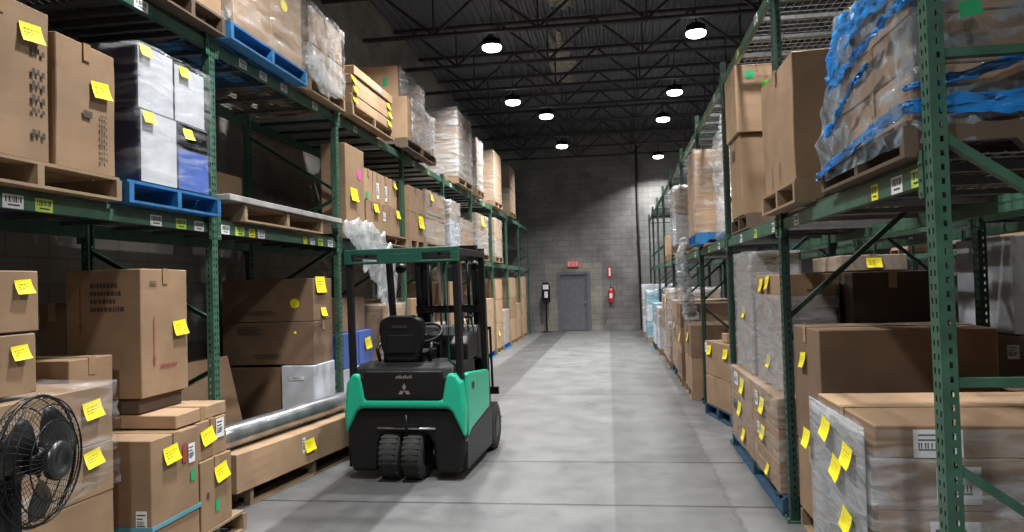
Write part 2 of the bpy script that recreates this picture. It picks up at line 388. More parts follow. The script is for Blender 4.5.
# lamps
def lamp_meshes():
    b = BM(); lathe(b, [(.05, .16), (.09, .15), (.1, .08), (.165, .06), (.175, .02), (.17, 0), (.155, 0)], 'Z', 28); h = mesh(b, 'housing', 'blk_metal')
    b = BM()
    for k in range(16):
        a = 2*PI*k/16; bx(b, .1, .16, -.003, .003, .055, .12, 0, Matrix.Rotation(a, 4, 'Z'))
    fi = mesh(b, 'fins', 'blk_metal')
    b = BM(); lathe(b, [(.166, .004), (.17, -.02), (.158, -.05), (.12, -.07), (.07, -.08), (.02, -.083)], 'Z', 28); l = mesh(b, 'lens', 'lens')
    b = BM(); tube(b, [(0, 0, .155), (0, 0, .985)], .008, 6); tube(b, [(0, 0, .16), (.02, 0, .2), (0, 0, .24)], .012, 6); r = mesh(b, 'rod', 'blk_metal')
    return h, fi, l, r
LM = lamp_meshes()
for x, y, lab in LAMPS:
    t = thing('high_bay_lamp', lab, 'lamp', (x, y, 5.86), 0, 'LED high bay lamps')
    hh = obj('lamp_housing', LM[0], t); obj('cooling_fins', LM[1], hh); obj('lamp_lens', LM[2], t); obj('suspension_rod', LM[3], t)
    ld = bpy.data.lights.new('lamp_light', 'AREA'); ld.shape = 'DISK'; ld.size = .3; ld.energy = LAMP_W; ld.color = (1, .99, .97); ld.spread = math.radians(128)
    lo_ = bpy.data.objects.new('lamp_light', ld); COL.objects.link(lo_); lo_.parent = t; lo_.location = (0, 0, -.095)

# end wall furniture
t = thing('exit_sign', 'small red lit exit sign mounted above the grey door', 'sign', (-1.5, Y1-.006, 2.26))
b = BM(); bx(b, -.2, .2, -.07, 0, 0, .2); obj('sign_box', mesh(b, 'sign_box', 'sign'), t, bevel=.006)
b = BM()
def letter(b, ch, x, z, w_, h_, t_, y0, y1):
    if ch == 'E':
        bx(b, x, x+t_, y0, y1, z, z+h_)
        for k in (0, .5, 1): bx(b, x+t_, x+w_, y0, y1, z+(h_-t_)*k, z+(h_-t_)*k+t_)
    if ch == 'X': bar(b, (x+.01, (y0+y1)/2, z), (x+w_-.01, (y0+y1)/2, z+h_), t_, y1-y0); bar(b, (x+w_-.01, (y0+y1)/2, z), (x+.01, (y0+y1)/2, z+h_), t_, y1-y0)
    if ch == 'I': bx(b, x+w_/2-t_/2, x+w_/2+t_/2, y0, y1, z, z+h_)
    if ch == 'T': bx(b, x+w_/2-t_/2, x+w_/2+t_/2, y0, y1, z, z+h_-t_); bx(b, x, x+w_, y0, y1, z+h_-t_, z+h_)
for i, ch in enumerate('EXIT'): letter(b, ch, -.16+i*.085, .04, .06, .12, .016, -.076, -.07)
obj('sign_letters', mesh(b, 'sign_letters', 'paper'), t)
t = thing('extinguisher_sign', 'narrow red and white sign on the end wall above the fire extinguisher', 'sign', (-.22, Y1, 1.85))
b = BM(); bx(b, -.07, .07, -.012, 0, 0, .4); obj('sign_plate', mesh(b, 's', 'red'), t)
b = BM(); bx(b, -.03, .03, -.016, -.012, .06, .34); obj('sign_stripe', mesh(b, 's', 'paper'), t)
t = thing('fire_extinguisher', 'red fire extinguisher hung on the end wall right of the door', 'extinguisher', (-.2, Y1-.1, .98))
b = BM(); lathe(b, [(.02, -.005), (.085, .0), (.09, .03), (.09, .40), (.07, .46), (.03, .49), (.03, .52)], 'Z', 20); obj('cylinder_body', mesh(b, 'c', 'red'), t)
b = BM(); bx(b, -.02, .02, -.06, .03, .52, .56); bar(b, (0, .02, .56), (0, -.08, .61), .02, .01); obj('valve', mesh(b, 'v', 'black'), t)
b = BM(); tube(b, [(.02, 0, .53), (.1, 0, .5), (.115, 0, .35), (.11, 0, .15)], .012, 8); obj('hose', mesh(b, 'h', 'rubber'), t)
b = BM(); bx(b, -.05, .05, -.095, -.085, .15, .32); obj('white_label', mesh(b, 'l', 'paper'), t)
b = BM(); bx(b, -.03, .03, .085, .1, .3, .45); obj('wall_bracket', mesh(b, 'l', 'black'), t)
t = thing('dispenser_stand', 'black floor stand with a board and white dispenser left of the door', 'stand', (-2.45, 25.6, 0))
b = BM(); lathe(b, [(.22, 0), (.22, .015), (.05, .03), (.03, .06)], 'Z', 24); obj('stand_base', mesh(b, 'b', 'black'), t)
b = BM(); tube(b, [(0, 0, .04), (0, 0, 1.3)], .028, 10); obj('stand_pole', mesh(b, 'p', 'black'), t)
b = BM(); prism(b, [(-.15, 1.05), (.15, 1.05), (.15, 1.62), (.1, 1.74), (-.1, 1.74), (-.15, 1.62)], 'Y', -.05, -.03); obj('back_board', mesh(b, 'bb', 'black'), t, bevel=.005)
b = BM(); bx(b, -.05, .07, -.12, -.05, 1.2, 1.42); obj('dispenser', mesh(b, 'd', 'paper'), t, bevel=.015)
b = BM(); bx(b, -.1, .1, -.055, -.05, 1.5, 1.66); obj('notice', mesh(b, 'd', 'paper'), t)
b = BM(); bx(b, -.1, .1, -.15, -.05, 1.02, 1.12); obj('drip_tray', mesh(b, 'd', 'black'), t, bevel=.01)
t = thing('wall_conduit', 'thin dark vertical pipe running down the end wall right of centre', 'pipe', (.83, Y1-.05, 0))
b = BM(); tube(b, [(0, 0, .0), (0, 0, 6.6)], .035, 10); obj('pipe', mesh(b, 'p', 'joist'), t)
for z in (1.2, 3.2, 5.2):
    b = BM(); bx(b, -.06, .06, .02, .05, z, z+.05); bx(b, -.045, .045, -.04, .02, z+.01, z+.04); obj('pipe_clamp', mesh(b, 'c', 'joist'), t)

# ------------------------------------------------------------------ racks
PW = .076; PD = .053; DEPTH = 1.07; BAY = 2.5
def perforated(bm, u0, u1, cols, holes_w, H_, pitch, fn, z_off=.02, hh=.022):
    """strip with rectangular holes. fn(u,z)->Vector"""
    us = [u0]
    for c in cols: us += [c-holes_w/2, c+holes_w/2]
    us.append(u1)
    zs = [0.0]; z = z_off+.03
    while z+hh < H_-.02: zs += [z, z+hh]; z += pitch
    zs.append(H_)
    g = [[bm.verts.new(fn(u, z)) for u in us] for z in zs]
    for i in range(len(zs)-1):
        for j in range(len(us)-1):
            if i % 2 == 1 and j % 2 == 1: continue
            bm.faces.new((g[i][j], g[i][j+1], g[i+1][j+1], g[i+1][j]))
def post_mesh(Hp, name, mat='rack'):
    # aisle face looks along -X (local), sides along +-Y, open at the back with lips
    b = BM(); w2 = PW/2
    perforated(b, -w2, w2, [-.017, .017], .013, Hp, .051, lambda u, z: Vector((0, u, z)))
    perforated(b, 0, PD, [.032], .012, Hp, .051, lambda u, z: Vector((u, -w2, z)), z_off=.045)
    perforated(b, 0, PD, [.032], .012, Hp, .051, lambda u, z: Vector((u, w2, z)), z_off=.045)
    for s in (-1, 1):
        v = [b.verts.new(p) for p in ((PD, s*w2, 0), (PD, s*w2*.45, 0), (PD, s*w2*.45, Hp), (PD, s*w2, Hp))]; b.faces.new(v)
    bmesh.ops.remove_doubles(b, verts=b.verts, dist=.0002)
    return mesh(b, name, mat)
def solid(o, t_=.0025):
    md = o.modifiers.new('sheet', 'SOLIDIFY'); md.thickness = t_; md.offset = 0; return o
def foot_mesh():
    b = BM(); bx(b, -.03, .09, -.06, .06, 0, .008)
    for s in (-1, 1):
        tube(b, [(-.015, s*.045, .008), (-.015, s*.045, .022)], .009, 8)
    return mesh(b, 'foot', 'rack')
FOOT = foot_mesh(); POSTS = {}
def brace_me(x0, z0, x1, z1, mat, key={}):
    k = (x0, z0, x1, z1, mat)
    if k not in key:
        b = BM(); a, c = Vector((x0, 0, z0)), Vector((x1, 0, z1)); d_ = c-a; L = d_.length
        q = Matrix.Translation(a) @ d_.to_track_quat('Y', 'X').to_matrix().to_4x4()
        bx(b, -.016, .016, 0, L, -.02, -.017, 0, q); bx(b, -.016, -.013, 0, L, -.017, .02, 0, q); bx(b, .013, .016, 0, L, -.017, .02, 0, q)
        key[k] = mesh(b, 'brace', mat)
    return key[k]
def upright(x, y, side, Hp, braces, label, group, mat='rack'):
    """side=+1: aisle is towards -X (right-hand rack); side=-1: mirrored by half a turn"""
    t = thing('rack_upright', label, 'rack upright', (x, y, 0), 0 if side > 0 else PI, group)
    if (Hp, mat) not in POSTS: POSTS[(Hp, mat)] = post_mesh(Hp, 'post', mat)
    p = solid(obj('front_post', POSTS[(Hp, mat)], t, (0, 0, .006))); obj('foot_plate', FOOT, p)
    p = solid(obj('rear_post', POSTS[(Hp, mat)], t, (DEPTH, 0, .006), PI)); obj('foot_plate', FOOT, p)
    for z0, z1 in braces:
        obj('brace', brace_me(PD-.012, z0, DEPTH-PD+.012, z1, mat), t)
    return t
LABSET = {'a': [(.30, .5, 'paper'), (.12, .35, 'lime')]}
def beam_mesh(L, key={}):
    L = round(L, 3)
    if L not in key:
        b = BM()
        prism(b, [(0, -.05), (.04, -.05), (.04, .05), (.025, .05), (.025, .02), (0, .02)], 'Y', .006, L-.006); b1 = mesh(b, 'beam', 'rack')
        b = BM(); bx(b, -.005, 0, -.0, .045, -.1, .08); bx(b, -.005, .04, 0, .004, -.1, .08)
        for z in (-.08, -.03, .03): tube(b, [(-.012, .025, z), (-.004, .025, z)], .008, 8)
        key[L] = (b1, mesh(b, 'conn', 'rack'))
    return key[L]
def label_me(w_, h_, mat, key={}):
    k = (w_, h_, mat)
    if k not in key:
        b = BM(); bx(b, -.002, 0, -w_/2, w_/2, -h_/2, h_/2)
        yy = -w_/2*.8
        rnd = random.Random(int(w_*999))
        while yy < w_/2*.8:
            ww = rnd.choice((.003, .006, .009)); bx(b, -.0026, -.002, yy, yy+ww, -h_/2*.1, h_/2*.75, 1); yy += ww+rnd.choice((.004, .008))
        for z in (-.5,): bx(b, -.0026, -.002, -w_/2*.6, w_/2*.5, h_/2*z-.004, h_/2*z+.004, 1)
        key[k] = mesh(b, 'lbl', [mat, 'ink'])
    return key[k]
def beam(x, y0, y1, z, side, label, group, labels=(), connl=True):
    """front beam spans y0..y1 at aisle face x"""
    L = y1-y0-PW
    if side > 0: t = thing('rack_beam', label, 'rack beam', (x+.008, y0+PW/2, z), 0, group)
    else: t = thing('rack_beam', label, 'rack beam', (x-.008, y1-PW/2, z), PI, group)
    me = beam_mesh(L); obj('beam_body', me[0], t)
    obj('end_connector', me[1], t, (-.009, -.001, 0)); c = obj('end_connector', me[1], t, (-.009, L+.001, 0)); c.scale = (1, -1, 1)
    for yy, w_, mt in labels:
        ly = (yy-y0-PW/2) if side > 0 else (y1-PW/2-yy)
        l = obj('location_label', label_me(w_, .07, mt), t, (0, ly, -.015)); l['label'] = {'paper': 'white bar code label', 'lime': 'lime green bar code label', 'yellow': 'yellow label'}[mt]
    return t
def deck_mesh(L, W, kind, key={}):
    k = (round(L, 3), W, kind)
    if k in key: return key[k]
    b = BM()
    if kind == 'wire':
        n = int(L/.1)
        for i in range(n+1): y = L*i/n; bx(b, 0, W, y-.0025, y+.0025, .0, .005)
        n = int(W/.06)
        for i in range(n+1): x = W*i/n; bx(b, x-.0025, x+.0025, 0, L, .005, .010)
        d = mesh(b, 'wires', 'wire')
    else:
        n = int(L/.15)
        for i in range(n): bx(b, 0, W, L*i/n+.012, L*(i+1)/n-.012, .0, .009)
        d = mesh(b, 'sheet', 'galv')
    b = BM()
    for f in (.1, .3, .5, .7, .9): bx(b, .0, W, L*f-.02, L*f+.02, -.03, 0)
    key[k] = (d, mesh(b, 'channels', 'wire' if kind == 'wire' else 'rack_dk')); return key[k]
def deck(x0, x1, y0, y1, z, kind, label, group):
    t = thing('wire_deck' if kind == 'wire' else 'steel_deck', label, 'shelf deck', (x0+.042, y0+.05, z+.0), 0, group)
    me = deck_mesh(y1-y0-.1, round(x1-x0-.084, 3), kind); obj('deck_mesh' if kind == 'wire' else 'deck_slats', me[0], t); obj('support_channels', me[1], t)
BOR = ['first', 'second', 'third', 'fourth', 'fifth', 'sixth', 'seventh', 'eighth', 'ninth', 'tenth']
XL, XR = -2.965, 1.147
YL0, YR0 = 2.615, 2.867
zzL = [(2.78, 3.42), (2.68, 2.25), (2.15, 1.58), (.62, 1.45), (.52, .1)]
zzR = [(3.66, 3.66), (2.5, 2.5), (1.3, 1.3), (.15, .15), (2.2, 1.48), (1.0, .3), (3.4, 2.7)]
zzR1 = [(3.66, 3.66), (1.42, 2.3), (.15, .15), (1.3, .45), (2.5, 3.4)]
for i in range(10):
    upright(XL, YL0+BAY*i, -1, 3.68, [(2.78, 3.42), (1.5, 2.05), (1.12, .62), (.5, .1)] if i == 1 else zzL, '%s green upright frame of the left rack, counted from the camera' % BOR[i], 'left rack uprights')
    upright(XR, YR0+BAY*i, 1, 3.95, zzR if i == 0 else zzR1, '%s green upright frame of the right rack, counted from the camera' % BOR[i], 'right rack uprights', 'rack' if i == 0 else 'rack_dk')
LVL = {('L', 1): 2.20, ('L', 2): 3.58, ('R', 1): 2.08, ('R', 2): 3.755}
labs = {('L', 1, 0): [(3.27, .13, 'paper'), (3.47, .12, 'lime'), (4.42, .12, 'paper'), (4.7, .12, 'lime'), (4.92, .12, 'paper')],
        ('L', 1, 1): [(5.28, .12, 'paper'), (5.5, .14, 'lime'), (5.7, .1, 'yellow'), (5.86, .12, 'paper'), (6.75, .08, 'yellow'), (6.92, .1, 'paper'), (7.12, .12, 'lime'), (7.38, .13, 'paper')],
        ('L', 2, 1): [(5.6, .12, 'paper'), (5.95, .13, 'paper'), (6.35, .13, 'paper'), (7.05, .13, 'paper')],
        ('L', 2, 0): [(4.3, .14, 'paper')],
        ('R', 1, 0): [(3.0, .1, 'lime'), (3.2, .12, 'paper'), (3.46, .08, 'yellow'), (4.9, .12, 'paper')],
        ('R', 1, 1): [(5.6, .08, 'paper'), (6.3, .1, 'lime'), (7.0, .1, 'paper')]}
for s, X, YY, side in (('L', XL, YL0, -1), ('R', XR, YR0, 1)):
    sn = 'left' if s == 'L' else 'right'
    for lv in (1, 2):
        z = LVL[(s, lv)]; ln = 'lower' if lv == 1 else 'upper'
        for i in range(9):
            y0, y1 = YY+BAY*i, YY+BAY*(i+1)
            if i == 0 and s == 'L': y1_, y0_ = y1, y0
            lb = labs.get((s, lv, i), [(y0+.6, .12, 'paper'), (y0+1.5, .12, 'lime')] if i < 6 else [])
            beam(X, y0, y1, z, side, 'green front beam, %s rack, %s level, %s bay from the camera' % (sn, ln, BOR[i]), sn+' rack front beams', lb)
            xr = X+side*DEPTH
            beam(xr, y0, y1, z, -side, 'green rear beam, %s rack, %s level, %s bay from the camera' % (sn, ln, BOR[i]), sn+' rack rear beams')
            kind = 'steel' if (s == 'L' and lv == 2 and i >= 2) else 'wire'
            x0, x1 = (xr, X) if side < 0 else (X, xr)
            if s == 'L' and lv == 2 and i == 0:
                deck(x0, x1, y0, 4.25, z+.051, 'steel', 'grey slatted steel deck, left rack, upper level, above the corner cartons', 'left rack decks'); y0 = 4.2
            deck(x0, x1, y0, y1, z+.051, kind, '%s deck, %s rack, %s level, %s bay from the camera' % ('grey steel' if kind == 'steel' else 'wire mesh', sn, ln, BOR[i]), sn+' rack decks')
# back-to-back row and the far aisle's rack
for (X, side, i0, i1, rn) in ((2.42+DEPTH, -1, 0, 6, 'rack behind the right rack'), (6.7, 1, 1, 8, 'rack across the neighbouring aisle')):
    for i in range(i0, i1+1):
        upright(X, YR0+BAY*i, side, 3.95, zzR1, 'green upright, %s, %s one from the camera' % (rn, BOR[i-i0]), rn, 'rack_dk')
    for i in range(i0, i1):
        y0, y1 = YR0+BAY*i, YR0+BAY*(i+1)
        for z, ln in ((2.08, 'lower'), (3.755, 'upper')):
            beam(X, y0, y1, z, side, 'green front beam, %s, %s level, %s bay' % (rn, ln, BOR[i-i0]), 'beams of the '+rn)
            beam(X+side*DEPTH, y0, y1, z, -side, 'green rear beam, %s, %s level, %s bay' % (rn, ln, BOR[i-i0]), 'beams of the '+rn)
            xa, xb = sorted((X, X+side*DEPTH))
            deck(xa, xb, y0, y1, z+.051, 'wire', 'wire mesh deck, %s, %s level, %s bay' % (rn, ln, BOR[i-i0]), 'decks of the '+rn)

# ------------------------------------------------------------------ pallets, cartons, film
PH = .14
def pallet(x0, x1, y0, y1, z, label, mat='wood', group=None, rz=0):
    """stringers run along X, boards along Y"""
    cx, cy = (x0+x1)/2, (y0+y1)/2; W, L = x1-x0, y1-y0
    t = thing('pallet', label, 'pallet', (cx, cy, z), rz, group)
    b = BM(); n = max(4, int(W/.15))
    for i in range(n):
        a = -W/2+W*i/n
        j = random.uniform(-.006, .006)
        bx(b, a+.012+j, a+W/n-.012+j, -L/2+random.uniform(0, .01), L/2-random.uniform(0, .01), PH-.018, PH)
    obj('top_boards', mesh(b, 'tb', mat), t)
    b = BM()
    for f in (0, .5, 1):
        a = (-W/2)+(W-.12)*f; bx(b, a, a+.12, -L/2, L/2, 0, .016)
    obj('bottom_boards', mesh(b, 'bb', mat), t)
    for f in (0, .5, 1):
        b = BM(); yy = -L/2+(L-.045)*f
        prism(b, [(-W/2, .016), (-W/2+.14*W, .016), (-W/2+.17*W, .055), (-W/2+.36*W, .055), (-W/2+.39*W, .016), (W/2-.39*W, .016), (W/2-.36*W, .055), (W/2-.17*W, .055), (W/2-.14*W, .016), (W/2, .016), (W/2, PH-.018), (-W/2, PH-.018)], 'Y', yy, yy+.045)
        obj('stringer', mesh(b, 'st', mat), t)
    # end blocks seen from the aisle
    return t
def face_frame(side, face, W, D, Hh):
    """origin, u axis, v axis, normal for a face; u goes left to right as seen from outside. W along X, D along Y"""
    if face == 'N': return Vector((-W/2, -D/2, 0)), Vector((1, 0, 0)), Vector((0, 0, 1)), Vector((0, -1, 0)), W, Hh
    if face == 'A' and side == 'L': return Vector((W/2, -D/2, 0)), Vector((0, 1, 0)), Vector((0, 0, 1)), Vector((1, 0, 0)), D, Hh
    if face == 'A': return Vector((-W/2, D/2, 0)), Vector((0, -1, 0)), Vector((0, 0, 1)), Vector((-1, 0, 0)), D, Hh
    if face == 'T': return Vector((-W/2, -D/2, Hh)), Vector((1, 0, 0)), Vector((0, 1, 0)), Vector((0, 0, 1)), W, D
def decal(kind, fr, u, v, w_, h_, rot=0):
    o, U, V, N, FW, FH = fr
    c = o+U*(u*FW)+V*(v*FH)
    R_ = Matrix.Rotation(math.radians(rot), 3, N)
    U2, V2 = R_ @ U, R_ @ V
    b = BM(); off = .005
    def rect(a0, a1, b0, b1, lift=0, mi=0, curl=0, nseg=1):
        rows = []
        for k in range(nseg+1):
            f = k/nseg; bb = b0+(b1-b0)*f; l = off+lift+curl*(1-f)**2
            rows.append([c+U2*a0+V2*bb+N*l, c+U2*a1+V2*bb+N*(l+curl*.3*(1-f))])
        vv = [[b.verts.new(p) for p in r] for r in rows]
        for k in range(nseg):
            f_ = b.faces.new((vv[k][0], vv[k][1], vv[k+1][1], vv[k+1][0])); f_.material_index = mi
    hw, hh = w_/2, h_/2
    rnd = random.Random(int(u*100+v*57+w_*1000))
    if kind == 'sticker':
        k_ = max(w_, h_)*1.1; w_, h_ = k_, k_*.68; hw, hh = w_/2, h_/2
        rect(-hw, hw, -hh, hh, .001, 0, .02, 4)
        for q in (.35, .0, -.3):
            x_ = -hw*.7
            while x_ < hw*.6:
                d_ = rnd.uniform(.05, .18)*w_; rect(x_, min(x_+d_, hw*.75), hh*q-hh*.05, hh*q+hh*.06, .0035+.02*((1-(q+1)/2)**2), 1); x_ += d_+w_*.06
        return mesh(b, 'sticker', ['yellow', 'yellow_ink'], False), 'yellow_sticker'
    if kind == 'label' or kind == 'limelabel':
        rect(-hw, hw, -hh, hh)
        for q in (.55, .2, -.5):
            rect(-hw*.8, hw*rnd.uniform(.1, .8), hh*q, hh*q+hh*.12, .0008, 1)
        x_ = -hw*.8
        while x_ < hw*.5: rect(x_, x_+w_*.03, -hh*.35, hh*.05, .0008, 1); x_ += w_*rnd.choice((.05, .08))
        return mesh(b, 'lab', ['paper' if kind == 'label' else 'lime', 'ink'], False), 'paper_label'
    if kind in ('text', 'redtext', 'vtext'):
        if kind == 'vtext':
            yy = hh
            while yy > -hh:
                d_ = rnd.uniform(.2, .5)*w_
                if rnd.random() < .8:
                    rect(-hw*.9, -hw*.45, yy-d_, yy); rect(-hw*.2, hw*.1, yy-d_*.8, yy); rect(hw*.4, hw*.8, yy-d_, yy-d_*.2)
                yy -= d_+w_*.25
        else:
            nl = 4 if kind == 'text' else 1
            for q in range(nl):
                y1_ = hh-2*hh*q/nl; y0_ = y1_-2*hh/nl*.55; x_ = -hw
                while x_ < hw*(.9 if q % 2 else .6):
                    d_ = rnd.uniform(.04, .12)*w_; rect(x_, x_+d_, y0_, y1_); x_ += d_+w_*.03
        return mesh(b, 'txt', 'red_ink' if kind == 'redtext' else 'print', False), 'printed_text'
    if kind == 'arrow':
        rect(-hw*.15, hw*.15, -hh*.6, hh)
        vs = [b.verts.new(c+U2*a+V2*q+N*off) for a, q in ((-hw*.5, -hh*.55), (0, -hh), (hw*.5, -hh*.55))]; b.faces.new(vs)
        return mesh(b, 'arr', 'red_ink', False), 'printed_arrow'
    if kind in ('dot_pink', 'dot_neon', 'dot_yellow'):
        vs = [b.verts.new(c+U2*hw*math.cos(a*PI/8)+V2*hh*math.sin(a*PI/8)+N*off) for a in range(16)]; b.faces.new(vs)
        return mesh(b, 'dot', {'dot_pink': 'pink', 'dot_neon': 'neon', 'dot_yellow': 'yellow'}[kind], False), 'round_sticker'
    if kind in ('green', 'strap', 'black', 'redsq', 'panel_white', 'panel_blue', 'dark'):
        rect(-hw, hw, -hh, hh)
        return mesh(b, 'sq', {'green': 'green_st', 'strap': 'teal', 'black': 'print', 'redsq': 'red_ink', 'panel_white': 'white', 'panel_blue': 'blue', 'dark': 'brown'}[kind], False), \
            {'green': 'green_sticker', 'strap': 'strap', 'black': 'printed_mark', 'redsq': 'red_sticker', 'panel_white': 'front_panel', 'panel_blue': 'front_panel', 'dark': 'flap'}[kind]
def carton(label, x0, x1, y0, y1, z0, z1, mat='kraft', side='L', dec=(), group=None, rz=0, tape=True, wear=.004, name='carton'):
    W, D, Hh = x1-x0, y1-y0, z1-z0
    b = BM(); bx(b, -W/2, W/2, -D/2, D/2, 0, Hh)
    bmesh.ops.subdivide_edges(b, edges=b.edges[:], cuts=3, use_grid_fill=True)
    sd = random.uniform(0, 99)
    for v in b.verts:
        p = v.co*2.2+Vector((sd, 0, 0)); q = noise.noise_vector(p)*wear
        if v.co.z < 1e-4: q.z = 0
        v.co += q
    o = tag(obj(name, mesh(b, 'carton', mat), None, ((x0+x1)/2, (y0+y1)/2, z0), rz, bevel=.005, seg=1), label, 'carton' if name == 'carton' else name.replace('_', ' '), group)
    if tape:
        b = BM(); h2 = Hh+.004
        if D >= W:   # flaps meet along Y, tape down the near end
            bx(b, -.028, .028, -D/2-.0045, D/2+.0045, h2-.0005, h2+.0008); bx(b, -.028, .028, -D/2-.0052, -D/2-.0042, h2-.12 if Hh > .2 else h2-.06, h2)
        else:
            bx(b, -W/2-.0045, W/2+.0045, -.028, .028, h2-.0005, h2+.0008)
            xs = W/2 if side == 'L' else -W/2
            bx(b, xs-.0052 if side != 'L' else xs+.0042, xs-.0042 if side != 'L' else xs+.0052, -.028, .028, h2-.1, h2)
        obj('packing_tape', mesh(b, 'tape', 'tape'), o)
    for d_ in dec:
        kind, face, u, v, w_, h_ = d_[:6]; rot = d_[6] if len(d_) > 6 else 0
        me, nm_ = decal(kind, face_frame(side, face, W, D, Hh), u, v, w_, h_, rot); obj(nm_, me, o)
    return o
def shell(label, x0, x1, y0, y1, z0, z1, mat='film', amp=.012, name='stretch_film', top=True, taper=0, grp=None):
    """film wrapped round a load: crumpled open-bottomed skin"""
    b = BM(); n = 14; g = .012
    x0, x1, y0, y1, z1 = x0-g, x1+g, y0-g, y1+g, z1+g
    bx(b, x0, x1, y0, y1, z0, z1)
    bot = [f for f in b.faces if abs(f.calc_center_median().z-z0) < 1e-4]
    if not top: bot += [f for f in b.faces if abs(f.calc_center_median().z-z1) < 1e-4]
    bmesh.ops.delete(b, geom=bot, context='FACES')
    bmesh.ops.subdivide_edges(b, edges=b.edges[:], cuts=n, use_grid_fill=True)
    b.normal_update(); sd = random.uniform(0, 50); c = Vector(((x0+x1)/2, (y0+y1)/2, 0))
    for v in b.verts:
        p = Vector((v.co.x*5+sd, v.co.y*5, v.co.z*9)); k = abs(noise.noise(p))+.4*abs(noise.noise(p*2.7))
        v.co += v.normal*(amp*k*1.6)
    for f in b.faces: f.smooth = True
    me = mesh(b, 'film', mat); me.transform(Matrix.Translation((-c.x, -c.y, -z0)))
    return tag(obj(name, me, None, (c.x, c.y, z0)), label, 'stretch film', grp)
def crumple(label, path, width, mat='poly', seed=1, name='loose_film', rings=14, flat_=.55):
    """a hanging or lying wad of loose film, a crumpled tapering tube along path"""
    pts = [Vector(p) for p in path]; b = BM(); rs = []
    # resample
    seq = []
    for i in range(len(pts)-1):
        for k in range(8): seq.append((pts[i].lerp(pts[i+1], k/8), width[i]+(width[i+1]-width[i])*k/8))
    seq.append((pts[-1], width[-1]))
    for i, (p, w_) in enumerate(seq):
        ring = []
        tg = (seq[min(i+1, len(seq)-1)][0]-seq[max(i-1, 0)][0]); pp = Vector((0, -tg.z, tg.y))
        pp = pp.normalized() if pp.length > 1e-6 else Vector((0, 1, 0))
        for k in range(22):
            a = 2*PI*k/22; q = Vector((math.cos(a), math.sin(a), i*.5+seed*7))
            r = w_*(1+.55*noise.noise(q*1.3)+.1*noise.noise(q*3.1))
            ring.append(b.verts.new(p+Vector((r*math.cos(a)*flat_, 0, 0))+pp*(r*math.sin(a))))
        rs.append(ring)
    for A, B in zip(rs, rs[1:]):
        for k in range(22): b.faces.new((A[k], A[(k+1) % 22], B[(k+1) % 22], B[k])).smooth = True
    b.faces.new(rs[0][::-1]); b.faces.new(rs[-1])
    return tag(obj(name, mesh(b, 'wad', mat)), label, 'plastic film')
# deck tops
TL1, TL2, TR1, TR2 = 2.20+.051+.0105, 3.58+.051+.0105, 2.08+.051+.0105, 3.755+.051+.0105
S = 'sticker'

# ============ LEFT, floor, first bay
pallet(-3.75, -2.72, 2.45, 3.70, 0, 'pallet under the carton stack behind the black fan, at the left edge')
tiers = [(PH, .40), (.40, .65), (.65, .92), (.92, 1.22)]
tl = ['bottom', 'second from bottom', 'third from bottom', 'top']
for (a, c), n_ in zip(tiers, tl):
    dec = []
    if n_ == 'top': dec = [(S, 'A', .86, .62, .085, .12, 6)]
    if n_ == 'third from bottom': dec = [(S, 'A', .86, .75, .09, .11, 8), ('text', 'A', .3, .5, .25, .1)]
    carton('wide kraft carton, %s tier of the stack behind the black fan' % n_, -3.72, -2.75, 2.5, 3.68, a, c, 'kraft', 'L', dec, 'cartons stacked behind the fan', wear=.006)
shell('clear film around the upper two tiers of the stack behind the black fan', -3.72, -2.75, 2.5, 3.68, .68, 1.222, 'film', .02)
carton('kraft carton with white label, lower of the two small ones at the left edge above the fan', -3.4, -2.8, 2.5, 3.21, 1.245, 1.53, 'kraft', 'L', [(S, 'A', .85, .7, .075, .09, 4), ('label', 'A', .62, .72, .1, .1)])
carton('kraft carton with yellow sticker, topmost at the left edge above the fan', -3.4, -2.8, 2.5, 3.23, 1.54, 1.83, 'kraft', 'L', [(S, 'A', .86, .74, .075, .09, 4), ('text', 'A', .45, .3, .25, .05)])
pallet(-3.95, -2.68, 3.75, 4.98, 0, 'worn wooden pallet jutting into the aisle under the strapped cartons at left')
carton('kraft carton with blue strap and coloured stickers, front one on the pallet beside the fan', -3.3, -2.7, 3.93, 4.42, PH, .85, 'kraft', 'L',
       [(S, 'A', .38, .84, .11, .13, 5), ('redsq', 'A', .68, .8, .05, .12), ('label', 'A', .83, .78, .07, .12), ('green', 'A', .85, .58, .05, .07), ('label', 'N', .9, .35, .07, .12)], tape=True)
t_ = bpy.data.objects['carton']  # first carton, untouched
carton('kraft carton with hanging yellow note, right end of the pallet beside the green post', -3.3, -2.7, 4.44, 4.82, PH, .60, 'kraft', 'L',
       [(S, 'A', .62, .76, .11, .14, 8), ('black', 'A', .2, .5, .03, .04), ('green', 'A', .5, .3, .05, .08)])
b = BM(); bx(b, -3.31, -2.691, 3.921, 3.925, .33, .355); bx(b, -2.694, -2.690, 3.925, 4.425, .33, .355); bx(b, -3.31, -3.306, 3.925, 4.425, .33, .355); bx(b, -3.31, -2.691, 4.425, 4.429, .33, .355)
tag(obj('strapping_band', mesh(b, 'band', 'teal')), 'blue strapping band around the lower part of the front carton beside the fan', 'strap')
carton('low carton with white label and yellow note, under the flat carton beside the post', -3.4, -2.72, 4.44, 4.8, .605, .855, 'kraft', 'L',
       [('label', 'A', .75, .7, .1, .13), (S, 'A', .3, .6, .11, .13, 10)])
carton('flat wide carton lying across the cartons below the big carton at left', -3.85, -2.74, 4.24, 4.83, .86, .945, 'tan', 'L', [], wear=.006)
carton('dark flat carton squeezed beneath the big carton with red arrows', -3.5, -2.99, 4.25, 4.7, .95, 1.045, 'dusty', 'L', tape=False)
